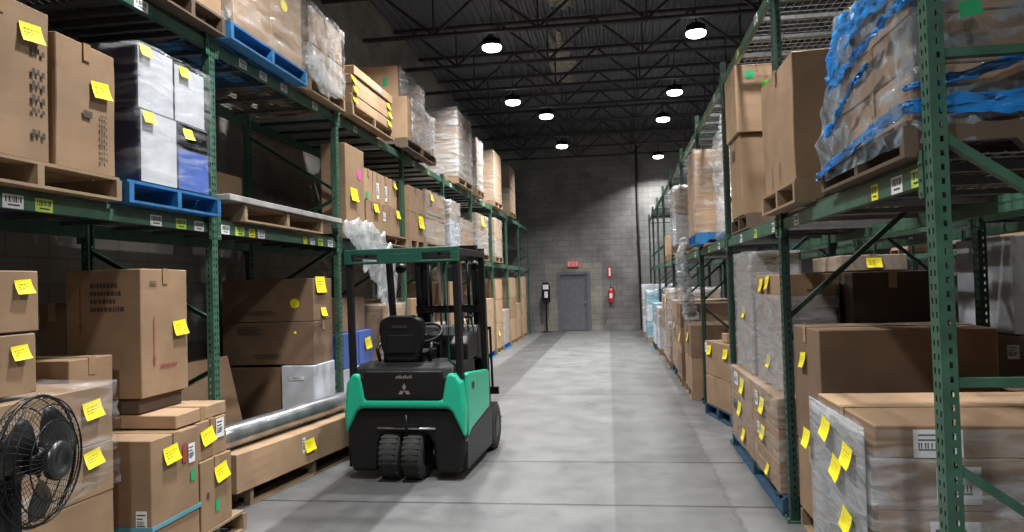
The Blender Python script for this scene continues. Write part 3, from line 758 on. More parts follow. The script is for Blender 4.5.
carton('plain carton at the back of the pallet beneath the red marked box', -3.95, -3.32, 3.74, 4.05, PH, 1.0, 'brown', 'L')
carton('small carton with red print lying in front of the big carton', -3.56, -3.06, 3.74, 4.1, 1.01, 1.34, 'kraft', 'L', [('redtext', 'N', .55, .25, .35, .05), ('redtext', 'N', .85, .3, .06, .1)])
carton('tall carton leaning edge seen behind the red printed box', -3.68, -3.5, 4.25, 4.7, .95, 1.66, 'brown', 'L')
carton('big kraft carton with red arrows on top of the flat carton at left', -3.47, -2.95, 4.22, 4.72, 1.05, 1.865, 'kraft', 'L',
       [('text', 'N', .55, .77, .22, .2), ('arrow', 'N', .2, .68, .05, .3), ('arrow', 'A', .25, .42, .05, .33), ('redtext', 'A', .6, .22, .22, .035), (S, 'A', .8, .52, .13, .12, 4), ('text', 'A', .25, .88, .08, .04)])
# fan
t = thing('pedestal_fan', 'black round pedestal fan with wire grille standing before the left carton stack', 'fan', (-2.31, 2.65, 0), math.radians(9))
R_ = .255; fz = 1.05
b = BM()
for xo, r in ((.07, .16), (.05, R_*.86), (.03, R_*.97), (0, R_), (-.04, R_*.97), (-.07, R_*.82)):
    tube(b, [(xo, r*math.cos(a*PI/24), fz+r*math.sin(a*PI/24)) for a in range(48)], .0028 if r != R_ else .007, 6, True)
obj('grille_rings', mesh(b, 'g', 'blk_metal'), t)
b = BM()
for k in range(56):
    a = 2*PI*k/56
    prof = [(.085, .06), (.075, .14), (.05, R_*.86), (.0, R_), (-.07, R_*.82), (-.085, .09)]
    tube(b, [(xo, r*math.cos(a), fz+r*math.sin(a)) for xo, r in prof], .0012, 4, caps=False)
obj('grille_wires', mesh(b, 'g', 'blk_metal'), t)
b = BM(); lathe(b, [(.075, .06), (.08, .08), (.07, .098), (.05, .098), (.045, .088), (.01, .088)], 'X', 24, (0, 0, fz)); obj('front_badge', mesh(b, 'b', 'smoke'), t)
for k in range(3):
    b = BM(); rows = []
    for i in range(7):
        r = .05+.185*i/6; hw_ = .35+.28*math.sin(i/6*PI*.8)
        row = []
        for j in range(7):
            a = 2*PI*k/3+.5+(j/6-.5)*2*hw_+.1*i/6
            row.append(b.verts.new((.025-.05*(j/6), r*math.cos(a), fz+r*math.sin(a))))
        rows.append(row)
    for i in range(6):
        for j in range(6): b.faces.new((rows[i][j], rows[i][j+1], rows[i+1][j+1], rows[i+1][j])).smooth = True
    o = solid(obj('fan_blade', mesh(b, 'bl', 'smoke'), t), .003)
b = BM(); lathe(b, [(.04, .03), (.055, .0), (.055, -.03), (.04, -.05)], 'X', 20, (0, 0, fz)); obj('hub', mesh(b, 'h', 'black'), t)
b = BM(); lathe(b, [(.05, -.085), (.095, -.09), (.105, -.11), (.105, -.22), (.085, -.25), (.03, -.255)], 'X', 24, (0, -.0, fz)); obj('motor_housing', mesh(b, 'm', 'black'), t)
b = BM(); bx(b, -.27, -.1, -.3, .02, .55, 1.1); obj('control_box', mesh(b, 'cb', 'black'), t, bevel=.03)
b = BM(); bx(b, -.2, -.1, -.06, .06, .66, fz-.08); prism(b, [(-.09, .5), (.09, .5), (.07, .7), (-.07, .7)], 'X', -.22, -.09); obj('tilt_bracket', mesh(b, 't', 'black'), t, bevel=.01)
b = BM(); tube(b, [(-.15, 0, .03), (-.15, 0, .62)], .03, 12); tube(b, [(-.15, 0, .1), (-.15, 0, .4)], .04, 12); obj('pole', mesh(b, 'p', 'black'), t)
b = BM(); lathe(b, [(.24, 0), (.25, .02), (.2, .045), (.05, .07)], 'Z', 28, (-.15, 0, 0)); obj('round_base', mesh(b, 'p', 'black'), t)

# ============ LEFT, floor, second bay
pallet(-4.02, -3.05, 5.35, 7.52, 0, 'long pallet at the back of the second left bay under dark cartons', 'old_wood')
ang = math.radians(-8.5)
tq = pallet(-3.14, -2.76, 5.6, 7.5, 0, 'wooden pallet under the long carton, left of the forklift', 'wood', None, ang)
tq.location = (-2.99, 6.5, 0)
lc = carton('long low kraft carton with yellow note on the pallet left of the forklift', -3.07, -2.69, 5.4, 7.55, PH, .44, 'tan', 'L', [(S, 'A', .47, .55, .08, .14, 4), ('label', 'A', .43, .6, .05, .14)], rz=ang, wear=.01)
lc.location = (-2.97, 6.42, PH)
t = thing('foil_roll', 'long silver foil wrapped roll lying on the long carton left of the forklift', 'roll', (-2.99, 6.32, .545), ang)
b = BM(); lathe(b, [(.088, -1.0), (.095, -.98), (.098, -.4), (.094, 0), (.098, .5), (.094, .98), (.088, 1.0)], 'Y', 28); obj('wrapped_roll', mesh(b, 'r', 'alu'), t)
b = BM(); lathe(b, [(.04, -1.015), (.04, 1.015)], 'Y', 18); obj('core_tube', mesh(b, 'r', 'pale'), t)
carton('brown carton lowest at the back of the second left bay, behind the white box', -4.0, -3.36, 7.0, 7.5, PH, .93, 'brown', 'L')
carton('white box beside the green post, left of the forklift seat', -3.34, -3.0, 6.95, 7.5, PH, .95, 'white', 'L', [('label', 'N', .5, .85, .14, .04)], tape=False)
carton('brown carton with black print, middle of the dark stack in the second left bay', -4.0, -3.02, 7.02, 7.5, .955, 1.385, 'brown', 'L', [('text', 'N', .3, .8, .25, .09), ('text', 'N', .5, .2, .3, .05), ('dot_yellow', 'N', .8, .75, .03, .03)])
carton('brown carton with round yellow dot, top of the dark stack in the second left bay', -4.0, -3.02, 7.02, 7.5, 1.39, 1.82, 'brown', 'L', [('dot_yellow', 'N', .8, .42, .1, .1), ('text', 'N', .45, .2, .3, .05), (S, 'A', .35, .85, .12, .22), (S, 'A', .5, .2, .1, .12)])
# leaning flat sheet
b = BM(); prism(b, [(-3.62, PH), (-3.58, PH), (-3.8, 1.08), (-3.84, 1.08)], 'Y', 5.35, 6.75); tag(obj('cardboard_sheet', mesh(b, 's', 'tan'), bevel=.004), 'large cardboard sheet leaning at the back beside the green post', 'cardboard sheet')

# ============ LEFT, floor, third bay on (behind the forklift and beyond)
pallet(-3.98, -3.0, 7.75, 8.85, 0, 'pallet under the blue boxes in the third left bay')
carton('white low carton beneath the blue boxes seen through the forklift', -3.9, -3.02, 7.8, 8.8, PH, .8, 'white', 'L', tape=False)
for i, y in enumerate((7.82, 8.32)):
    carton(['blue box nearer the green post, seen through the forklift cab', 'blue box with yellow sticker seen through the forklift cab'][i], -3.6, -3.02, y, y+.47, .805, 1.2, 'blue', 'L', [(S, 'A', .6, .6, .14, .18, 5)] if i else [], tape=False, group='blue boxes')
carton('brown carton resting on the blue boxes behind the forklift', -3.9, -3.1, 7.85, 8.75, 1.205, 1.6, 'brown', 'L', [('black', 'N', .3, .4, .06, .06), ('black', 'N', .7, .4, .06, .06)])
def stack(side, xf, y0, y1, z0, heights, mats, desc, where, film_=None, dx=1.0, pal='wood', zpal=True, dec=None, grp=None, amp=.012, ny=1):
    """pallet + tiers of cartons (+ film). xf = aisle face"""
    xa, xb = (xf-dx, xf) if side == 'L' else (xf, xf+dx)
    z = z0
    if zpal: pallet(xa, xb, y0, y1, z0, 'pallet under the %s %s' % (desc, where), pal, grp and 'pallets '+grp); z += PH
    zz = z; k = len(heights)
    pos = ['bottom', 'second', 'third', 'fourth', 'fifth']
    for i, h in enumerate(heights):
        for j in range(ny):
            a = y0+.02+(y1-y0-.04)*j/ny; c = y0+.02+(y1-y0-.04)*(j+1)/ny-.006
            nm_ = 'single' if k == 1 else ('top' if i == k-1 else pos[i]+' from below' if i else 'bottom')
            lab = '%s carton%s of the %s %s' % (nm_, (', nearer half' if j == 0 else ', farther half') if ny > 1 else '', desc, where)
            carton(lab, xa+.015, xb-.015, a, c, zz, zz+h-.004, mats[i % len(mats)], side, (dec or {}).get(i, []) if j == 0 else (), grp)
        zz += h
    if film_: shell('%s around the %s %s' % ({'film': 'clear film', 'film_thick': 'milky film', 'film_grey': 'grey film', 'film_spark': 'glittering clear film', 'film_blue': 'blue film'}[film_], desc, where), xa+.015, xb-.015, y0+.02, y1-.02, z, zz-.004, film_, amp)
    return zz
Lf = [ (8.95, 9.95, [.5, .45, .4], ['tan', 'kraft'], 'film', 'film wrapped stack', 'on the floor left of the forklift mast'),
       (10.25, 11.3, [.45, .5, .45], ['kraft', 'tan'], None, 'brown stack', 'on the floor in the fourth left bay, near half'),
       (11.4, 12.5, [.5, .45], ['pale', 'tan'], 'film', 'pale wrapped stack', 'on the floor in the fourth left bay, far half'),
       (12.75, 13.8, [.6, .55, .5], ['kraft'], None, 'kraft stack', 'on the floor in the fifth left bay, near half'),
       (13.9, 14.95, [.5, .4], ['tan'], 'film', 'tan wrapped stack', 'on the floor in the fifth left bay, far half'),
       (15.25, 16.3, [.5, .45, .45], ['tan', 'pale'], 'film_thick', 'milky wrapped stack', 'on the floor in the sixth left bay, near half'),
       (16.4, 17.45, [.45, .5, .3], ['tan'], None, 'tan stack', 'on the floor in the sixth left bay, far half'),
       (17.75, 18.8, [.6, .6, .5], ['tan'], None, 'tall tan stack', 'on the floor in the seventh left bay, near half'),
       (18.9, 19.95, [.5, .4], ['pale'], 'film', 'pale stack', 'on the floor in the seventh left bay, far half'),
       (20.25, 21.4, [.6, .6, .55], ['tan', 'kraft'], None, 'tan stack', 'on the floor in the eighth left bay, near half'),
       (21.5, 22.4, [.5, .5], ['tan'], None, 'low tan stack', 'on the floor in the eighth left bay, far half'),
       (22.75, 23.9, [.6, .6, .6], ['tan'], None, 'last tan stack', 'on the floor at the far end of the left rack')]
for i, (y0, y1, hs, ms, fm, ds, wh) in enumerate(Lf):
    dec = {0: [(S, 'A', .3, .6, .12, .15)]} if i in (1, 5, 7) else None
    stack('L', -2.92, y0, y1, 0, hs, ms, ds, wh, fm, dec=dec, pal='pal_blue' if i in (6, 8) else 'wood', grp='cartons on the floor of the left rack')

# ============ LEFT, lower shelf
z = TL1
pallet(-3.95, -2.9, 2.75, 3.99, z, 'wooden pallet under the two tall cartons at the top left corner')
carton('tall kraft carton with vertical print and yellow note at the top left corner', -3.85, -2.92, 2.82, 3.455, z+PH, 3.19, 'kraft', 'L',
       [(S, 'A', .8, .82, .13, .13, 5), ('vtext', 'A', .88, .42, .1, .5), ('vtext', 'A', .99, .42, .03, .3), ('label', 'A', .96, .72, .05, .1)][:2] + [('black', 'A', .12, .3, .05, .05)], wear=.01)
carton('tall kraft carton with yellow note, right beside the top left corner carton', -3.6, -2.92, 3.5, 3.965, z+PH, 3.12, 'kraft', 'L',
       [(S, 'A', .72, .67, .13, .13, 5), ('vtext', 'A', .78, .32, .06, .3), ('black', 'A', .5, .45, .07, .04)], wear=.012)
pallet(-3.95, -2.88, 4.03, 5.06, z, 'bright blue pallet under the white and navy boxes on the left lower shelf', 'pal_blue')
for (y0, y1, z0, z1, pan, lab, dd) in [
    (4.16, 4.545, z+PH, 2.865, 'panel_white', 'white fronted navy box, lower left of the four on the blue pallet', [(S, 'A', .2, .9, .1, .05)]),
    (4.555, 4.93, z+PH, 2.865, 'panel_blue', 'blue fronted box, lower right of the four on the blue pallet', [(S, 'A', .3, .85, .1, .08)]),
    (4.17, 4.545, 2.87, 3.285, 'panel_white', 'white fronted navy box, upper left of the four on the blue pallet', [(S, 'A', .2, .9, .1, .06)]),
    (4.555, 4.92, 2.87, 3.265, 'panel_white', 'white fronted navy box, upper right of the four on the blue pallet', [(S, 'A', .3, .9, .1, .06)])]:
    xf = -2.9 if z0 < 2.8 else -2.92
    carton(lab, xf-.75, xf, y0, y1, z0, z1, 'navy', 'L', [(pan, 'A', .5, .5, (y1-y0)*.97, (z1-z0)*.97)]+([('panel_white', 'A', .5, .8, (y1-y0)*.96, (z1-z0)*.38)] if pan == 'panel_blue' else [])+[(k, f, u, v, w_, h_, 3) for k, f, u, v, w_, h_ in dd], 'white and navy boxes on the blue pallet', tape=False)
for o_ in list(bpy.data.objects):   # lift overlapping decals slightly so the notes sit on the panels
    if o_.name.startswith('yellow_sticker') and o_.parent and 'navy box' in o_.parent.get('label', '') or (o_.name.startswith('yellow_sticker') and o_.parent and 'blue fronted' in o_.parent.get('label', '')):
        o_.location.x += .003
shell('clear film stretched around the white and navy boxes', -3.66, -2.895, 4.16, 4.93, z+PH+.01, 3.26, 'film', .014)
carton('pale grey carton behind the tall kraft carton at top left', -3.97, -3.68, 4.2, 4.9, z+PH, 3.2, 'pale', 'L', tape=False)
pallet(-3.68, -2.9, 5.45, 7.02, z, 'low wooden pallet under the white wrapped board on the left lower shelf')
carton('thin flat board wrapped in white film on the left lower shelf', -3.7, -2.88, 5.2, 7.5, z+PH+.002, z+PH+.05, 'wrap', 'L', name='wrapped_board', tape=False)
pallet(-3.98, -3.78, 5.2, 5.4, z, 'stub of a broken pallet at the back beside the green post', 'old_wood') if False else None
carton('kraft carton at the back edge of the left lower shelf, behind the white board', -4.0, -3.74, 6.5, 6.98, z, z+.6, 'kraft', 'L')
pallet(-3.95, -2.9, 7.7, 10.05, z, 'long pallet under the small cartons in the third left bay, lower shelf')
zz = z+PH
carton('tall kraft carton with pink dot beside the second green post', -3.2, -2.92, 7.72, 8.33, zz, 3.32, 'kraft', 'L', [('dot_pink', 'A', .7, .68, .13, .13), (S, 'A', .4, .4, .2, .03)])
for i, y in enumerate((8.38, 8.84, 9.3)):
    carton('small kraft carton, %s of the lower three right of the pink dot carton' % ['left', 'middle', 'right'][i], -3.5, -2.92, y, y+.43, zz, zz+.36, 'kraft', 'L', [(S, 'A', .8, .8, .14, .12)] if i != 1 else [('label', 'A', .5, .6, .1, .12)], 'small cartons on the third left bay')
for i, y in enumerate((8.38, 8.72, 9.05, 9.38)):
    carton('small upright carton, %s of the upper four right of the pink dot carton' % ['first', 'second', 'third', 'fourth'][i], -3.5, -2.94, y, y+.31, zz+.37, 3.15, 'tan', 'L', [(S, 'A', .7, .8, .1, .1)] if i == 3 else ([('green', 'A', .3, .15, .1, .08)] if i == 0 else [('label', 'A', .5, .4, .1, .2)]), 'small cartons on the third left bay')
Ls = [(10.2, 11.0, [.4, .38], ['kraft'], None, 'kraft pair', 'on the lower left shelf, fourth bay near the post', {0: [(S, 'A', .8, .7, .2, .25)]}),
      (11.1, 12.45, [.38, .45], ['pale', 'kraft'], 'film', 'wrapped load', 'on the lower left shelf, fourth bay far side', {1: [(S, 'A', .3, .8, .15, .1), ('strap', 'A', .5, .2, 1.0, .02)]}),
      (12.8, 13.7, [.5, .35], ['white', 'pale'], 'film_thick', 'white wrapped load', 'on the lower left shelf, fifth bay near half', None),
      (13.8, 14.95, [.4, .2], ['tan', 'pale'], 'film', 'low tan load', 'on the lower left shelf, fifth bay far half', None),
      (15.3, 16.8, [.45, .4], ['pale', 'tan'], 'film_thick', 'hazy wrapped load', 'on the lower left shelf, sixth bay', {1: [(S, 'A', .5, .7, .3, .12)]}),
      (17.7, 18.9, [.45, .5], ['pale', 'tan'], 'film', 'pale tan load', 'on the lower left shelf, seventh bay', None),
      ]
for y0, y1, hs, ms, fm, ds, wh, dec in Ls: stack('L', -2.9, y0, y1, z, hs, ms, ds, wh, fm, dec=dec, grp='loads on the left lower shelf')

# ============ LEFT, upper shelf
z = TL2
pallet(-3.95, -2.88, 4.32, 5.17, z, 'aged pallet under the tan carton at the top edge, left upper shelf', 'old_wood')
carton('tan carton cut by the top edge of the photo, left upper shelf', -3.9, -2.9, 4.38, 5.15, z+PH, 4.5, 'tan', 'L')
pallet(-3.95, -2.85, 5.2, 6.6, z, 'blue pallet under the film wrapped load on the left upper shelf', 'pal_blue')
carton('kraft carton wrapped in film with round yellow dot, near half on the upper blue pallet', -3.9, -2.88, 5.3, 5.92, z+PH, 4.62, 'tan', 'L', [], 'cartons on the upper blue pallet')
carton('kraft carton wrapped in film, far half on the upper blue pallet', -3.9, -2.88, 5.93, 6.55, z+PH, 4.55, 'tan', 'L', [('dot_yellow', 'A', .4, .62, .14, .1), ('text', 'A', .4, .2, .4, .04)], 'cartons on the upper blue pallet')
shell('crinkled clear film around the pair of cartons on the upper blue pallet', -3.9, -2.88, 5.3, 6.55, z+PH, 4.6, 'film', .035)
crumple('small wad of white film tucked at the near corner of the upper blue pallet', [(-2.93, 5.24, z+PH+.07), (-2.93, 5.4, z+PH+.1)], [.05, .03], 'poly', 3, 'loose_film', flat_=.6)
stack('L', -2.88, 6.72, 7.66, z, [.35, .37], ['pale', 'kraft'], 'glittering load', 'on the left upper shelf before the second post', 'film_spark', amp=.03)
crumple('bunched white film hanging at the foot of the glittering upper load', [(-2.85, 6.66, z+.3), (-2.84, 6.95, z+.16), (-2.84, 7.35, z+.1)], [.1, .12, .05], 'poly', 5, 'loose_film', flat_=.35)
pallet(-3.9, -2.84, 7.78, 9.32, z, 'wooden pallet under the flat boxes on the left upper shelf')
for i in range(4):
    za = z+PH+i*.11+(.005 if i == 3 else 0)
    off = (0, .02, -.01, .05)[i]
    dd = [(S, 'A', .05, .5, .1, .09), (S, 'A', .93, .5, .1, .09)] if i != 3 else [('label', 'A', .6, .5, .15, .06)]
    carton('long flat box, %s of four with yellow ends on the left upper shelf' % ['lowest', 'second lowest', 'second highest', 'topmost'][i], -3.8, -2.86+off*.3, 7.82+off, 9.25+off, za+i*.001, za+.108, 'tan', 'L', dd, 'flat boxes on the upper shelf')
pallet(-3.9, -2.8, 9.8, 11.45, z, 'pallet under the large white wrapped load on the left upper shelf', 'old_wood')
carton('near tan carton in the lower tier of the white wrapped upper load', -3.85, -2.82, 9.9, 10.62, z+PH, 4.38, 'tan', 'L', [], 'cartons of the white wrapped upper load')
carton('far tan carton in the lower tier of the white wrapped upper load', -3.85, -2.82, 10.63, 11.38, z+PH, 4.38, 'tan', 'L', [], 'cartons of the white wrapped upper load')
carton('tan carton with green mark in the upper tier of the white wrapped upper load', -3.9, -2.96, 9.95, 11.3, 4.385, 4.84, 'tan', 'L', [('green', 'N', .8, .5, .06, .12)], 'cartons of the white wrapped upper load')
b = BM()
for (x_, y0, y1, z0, z1) in ((-2.80, 10.0, 11.4, z+PH, 4.385), (-2.94, 9.96, 11.33, 4.395, 4.84)):
    n1, n2 = 18, 10; rows = []
    for i in range(n1+1):
        row = []
        for j in range(n2+1):
            yy, z_ = y0+(y1-y0)*i/n1, z0+(z1-z0)*j/n2
            row.append(b.verts.new((x_+.03*abs(noise.noise(Vector((yy*4, z_*6, x_*3)))), yy, z_)))
        rows.append(row)
    for i in range(n1):
        for j in range(n2): b.faces.new((rows[i][j], rows[i+1][j], rows[i+1][j+1], rows[i][j+1])).smooth = True
tag(solid(obj('stretch_film', mesh(b, 'sheetf', 'film_thick')), .002), 'bright milky film over the aisle side of the white wrapped upper load', 'stretch film')
stack('L', -2.88, 13.5, 14.9, z, [.65, .65], ['pale', 'kraft'], 'tall hazy load', 'on the left upper shelf, fifth bay', 'film_thick', grp='loads on the left upper shelf')
stack('L', -2.88, 15.4, 16.2, z, [.6, .5], ['pale'], 'narrow white wrapped load', 'on the left upper shelf, sixth bay', 'film_thick', grp='loads on the left upper shelf')
stack('L', -2.88, 17.7, 18.9, z, [.65, .6], ['tan', 'tan'], 'tan load', 'on the left upper shelf, seventh bay', 'film', grp='loads on the left upper shelf')
stack('L', -2.88, 20.4, 21.5, z, [.65, .65], ['tan', 'kraft'], 'last tall load', 'on the left upper shelf, eighth bay', 'film', grp='loads on the left upper shelf')
# big cloud of loose film hanging from the third bay
crumple('big sheet of loose cloudy film hanging down behind the forklift guard', [(-2.85, 7.45, 2.36), (-2.8, 7.8, 2.3), (-2.78, 8.2, 2.14), (-2.78, 8.65, 1.9), (-2.8, 8.9, 1.62), (-2.84, 8.95, 1.2)], [.06, .16, .3, .34, .22, .06], 'poly', 2, flat_=.2)

# ============ RIGHT, floor
pallet(1.06, 2.2, 3.35, 4.32, 0, 'pallet under the big grey wrapped load at the lower right corner')
tt = [(PH, .40), (.40, .68), (.68, .905), (.905, 1.05)]
for i, (a, c) in enumerate(tt):
    dec = {3: [('label', 'N', .23, .45, .2, .12)], 2: [('label', 'N', .3, .5, .18, .16), (S, 'A', .55, .6, .09, .12, -6)], 1: [('label', 'N', .28, .5, .2, .2), (S, 'A', .5, .5, .09, .14, -6)], 0: [(S, 'A', .5, .8, .09, .14)]}[i]
    carton('wide kraft carton, %s layer of the grey wrapped load at lower right' % ['bottom', 'second lowest', 'third', 'top'][i], 1.09, 2.18, 3.38, 4.3, a, c-.003, 'kraft', 'R', dec, 'cartons of the grey wrapped load')
shell('grey film wrapped around the load at the lower right corner', 1.09, 2.18, 3.38, 4.3, .18, 1.02, 'film', .012, top=False)
shell('white streaky film band around the third layer of the lower right load', 1.075, 2.195, 3.365, 4.315, .60, .9, 'film_thick', .01, top=False)
b = BM(); rows = []
for i in range(15):
    rows.append([b.verts.new((1.045-.008*abs(noise.noise(Vector((i*.7, j*.9, 2)))), 3.385+.91*i/14, .2+.835*j/10)) for j in range(11)])
for i in range(14):
    for j in range(10): b.faces.new((rows[i][j], rows[i+1][j], rows[i+1][j+1], rows[i][j+1])).smooth = True
gf = tag(solid(obj('stretch_film', mesh(b, 'gf', 'film_grey')), .002), 'dull grey film panel with yellow notes on the aisle side of the lower right load', 'stretch film')
for yy, z_, r_ in ((3.92, .93, -8), (3.58, .87, -6), (3.76, .77, -10), (3.62, .56, -8), (4.31, .80, 0)):
    me, n_ = decal('sticker', (Vector((1.034, yy, z_)), Vector((0, -1, 0)), Vector((0, 0, 1)), Vector((-1, 0, 0)), 1, 1), 0, 0, .1, .13, r_); obj(n_, me, gf)
pallet(1.2, 2.2, 4.45, 5.28, 0, 'pallet hidden behind the grey wrapped load, right rack')
carton('brown carton under the large dark one behind the grey wrapped load', 1.2, 2.2, 4.62, 5.28, PH, .60, 'kraft', 'R', [], 'dark cartons on the right floor')
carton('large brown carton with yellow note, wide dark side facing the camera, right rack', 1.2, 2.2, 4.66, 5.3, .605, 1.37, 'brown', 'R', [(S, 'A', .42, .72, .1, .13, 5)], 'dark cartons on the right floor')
pallet(1.12, 2.2, 5.45, 7.72, 0, 'shade-darkened blue pallet under the stickered stack beside the second right post', 'pal_blue_shade')
zz = PH
for i, (a, c) in enumerate([(PH, .36), (.36, .60), (.60, .83)]):
    carton('pale wrapped carton, %s layer, near half of the stickered stack on the right' % ['bottom', 'middle', 'top'][i], 1.12, 1.62, 5.52, 6.5, a, c-.003, 'kraft', 'R', [[(S, 'A', .6, .4, .09, .1)], [(S, 'A', .45, .5, .12, .14), ('label', 'A', .25, .5, .1, .1)], [(S, 'A', .45, .4, .13, .16), ('label', 'A', .2, .5, .12, .12)]][i], 'cartons of the stickered right stack')
    carton('pale wrapped carton, %s layer, far half of the stickered stack on the right' % ['bottom', 'middle', 'top'][i], 1.12, 1.62, 6.52, 7.68, a, c-.003, 'kraft', 'R', [[(S, 'A', .6, .6, .13, .12)], [(S, 'A', .45, .5, .16, .1), ('black', 'A', .2, .5, .2, .1)], [(S, 'A', .6, .5, .15, .18), ('label', 'A', .3, .6, .2, .12)]][i], 'cartons of the stickered right stack')
shell('clear film around the stickered stack beside the second right post', 1.12, 1.62, 5.52, 7.68, PH, .83, 'film', .01)
carton('lower grey wrapped carton with yellow notes on the stickered stack', 1.22, 1.6, 5.68, 6.7, .84, 1.2, 'pale', 'R', [(S, 'A', .45, .5, .14, .14)], 'cartons of the upper right stack')
carton('upper grey wrapped carton with two yellow notes on the stickered stack', 1.22, 1.6, 5.68, 6.7, 1.205, 1.72, 'kraft', 'R', [(S, 'A', .5, .88, .13, .14, 5), (S, 'A', .25, .84, .13, .14, 5)], 'cartons of the upper right stack')
shell('grey film around the two cartons set on the stickered stack', 1.22, 1.6, 5.68, 6.7, .84, 1.55, 'film_grey', .012, top=False)
carton('tall grey wrapped carton behind the second right post', 1.2, 1.6, 6.76, 7.66, .84, 1.92, 'pale', 'R', [(S, 'A', .5, .5, .14, .12)], tape=False)
shell('grey film around the tall carton behind the second right post', 1.2, 1.6, 6.76, 7.66, .84, 1.92, 'film_grey', .012)
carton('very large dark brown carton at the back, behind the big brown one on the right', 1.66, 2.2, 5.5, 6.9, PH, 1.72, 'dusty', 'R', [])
for (i, (y0, y1, hs, ms, fm, ds, wh, pal, xf, dec)) in enumerate([
    (10.6, 11.6, [.45, .47], ['kraft', 'brown'], None, 'brown pair', 'on the floor in the fourth right bay, near half', 'wood', 1.0, {1: [(S, 'A', .6, .6, .14, .16), ('text', 'A', .5, .6, .3, .2)]}),
    (12.0, 12.75, [.4, .4, .38], ['brown', 'kraft'], None, 'three tier stack', 'on the floor in the fourth right bay, far half', 'wood', .98, {2: [('black', 'A', .5, .5, .2, .06)], 1: [(S, 'A', .8, .6, .14, .16)]}),
    (12.95, 14.1, [.5, .4, .3], ['kraft', 'brown'], 'film', 'hazy brown stack', 'on the floor in the fifth right bay, near half', 'pal_blue_shade', 1.0, {1: [(S, 'A', .5, .6, .14, .16)]}),
    (14.3, 15.3, [.5, .5, .4], ['kraft'], 'film_thick', 'milky wrapped stack', 'on the floor in the fifth right bay, far half', 'wood', .96, {2: [(S, 'A', .5, .6, .3, .12)]}),
    (15.5, 16.6, [.5, .4, .35], ['pale', 'brown'], 'film', 'pale brown stack', 'on the floor in the sixth right bay, near half', 'wood', .98, {2: [('redsq', 'A', .5, .5, .3, .25)]}),
    (17.0, 18.1, [.5, .45], ['white', 'pale'], 'film_thick', 'white wrapped stack', 'on the floor in the sixth right bay, far half', 'wood', .92, {0: [('redsq', 'A', .4, .5, .15, .2)]}),
    (18.4, 19.5, [.5, .5], ['white', 'teal'], 'film', 'white and teal stack', 'on the floor in the seventh right bay', 'pal_blue_shade', .9, None),
    (20.4, 21.4, [.45, .45, .4], ['teal', 'white'], 'film_thick', 'bluish wrapped stack', 'on the floor in the eighth right bay', 'wood', .8, None),
    (22.8, 23.9, [.5, .5, .45], ['white', 'pale'], 'film_thick', 'last pale stack', 'on the floor at the far end of the right rack', 'wood', .78, None)]):
    stack('R', xf, y0, y1, 0, hs, ms, ds, wh, fm, pal=pal, dec=dec, grp='stacks on the floor of the right rack')
a_ = math.radians(11); ca, sa = math.cos(a_), math.sin(a_)
def skew(x, y): return 1.6+x*ca-y*sa, 9.22+x*sa+y*ca     # the pallet stands askew in its bay
pq = pallet(1.15, 2.05, 8.75, 9.7, 0, 'blue pallet standing askew in the third right bay', 'pal_blue_shade', None, a_); pq.location = (1.6, 9.22, 0)
for (lab, zq, hq, m_, d_) in (('lower kraft carton on the blue pallet standing askew at right', PH, .36, 'kraft', []), ('upper kraft carton with two yellow notes on the askew blue pallet at right', PH+.365, .42, 'kraft', [(S, 'A', .2, .75, .15, .15, 5), (S, 'A', .85, .75, .15, .15, 5), ('label', 'A', .05, .8, .08, .12)])):
    o_ = carton(lab, 1.17, 2.03, 8.77, 9.68, zq, zq+hq, m_, 'R', d_, None, a_); o_.location = (1.6, 9.22, zq)
X_, Y_ = skew(-.1, -.15); carton('small tan carton lying on the askew kraft cartons at right', X_-.25, X_+.25, Y_-.2, Y_+.2, PH+.79, PH+.9, 'tan', 'R', rz=a_)
carton('wide brown carton standing at the back of the third right bay', 1.75, 2.15, 9.85, 10.25, 0, 1.3, 'brown', 'R')
crumple('long tube of grey film hanging from the right lower shelf', [(1.08, 11.9, 2.35), (1.02, 11.8, 2.1), (1.05, 11.8, 1.75), (1.1, 11.85, 1.4), (1.16, 11.95, 1.1)], [.06, .1, .12, .12, .14], 'film_grey', 8, flat_=.8)

# ============ RIGHT, lower shelf
z = TR1
pallet(1.1, 2.2, 2.96, 4.1, z, 'wooden pallet under the blue wrapped load at the upper right', 'old_wood')
tl_ = [(z+PH, 2.50), (2.50, 2.70), (2.70, 2.95)]
for i, (a, c) in enumerate(tl_):
    carton('kraft carton, %s layer of the blue wrapped load at upper right' % ['bottom', 'middle', 'top'][i], 1.15, 2.18, 3.0, 3.85, a, c-.003, ['tan', 'kraft', 'tan'][i], 'R',
           [('redtext', 'N', .06, .5, .1, .06)] if i < 2 else [('redtext', 'N', .25, .5, .12, .06)], 'cartons of the blue wrapped load')
bf = shell('clear crinkled film around the blue wrapped load at upper right', 1.15, 2.18, 3.0, 3.86, z+.05, 2.95, 'film_silver', .045)
for v in bf.data.vertices:      # the film flares out towards the foot at the far end
    f_ = max(0, 1-v.co.z/.75)
    if v.co.y > .1: v.co.y += .24*f_
    if v.co.x < -.4: v.co.x -= .03*f_
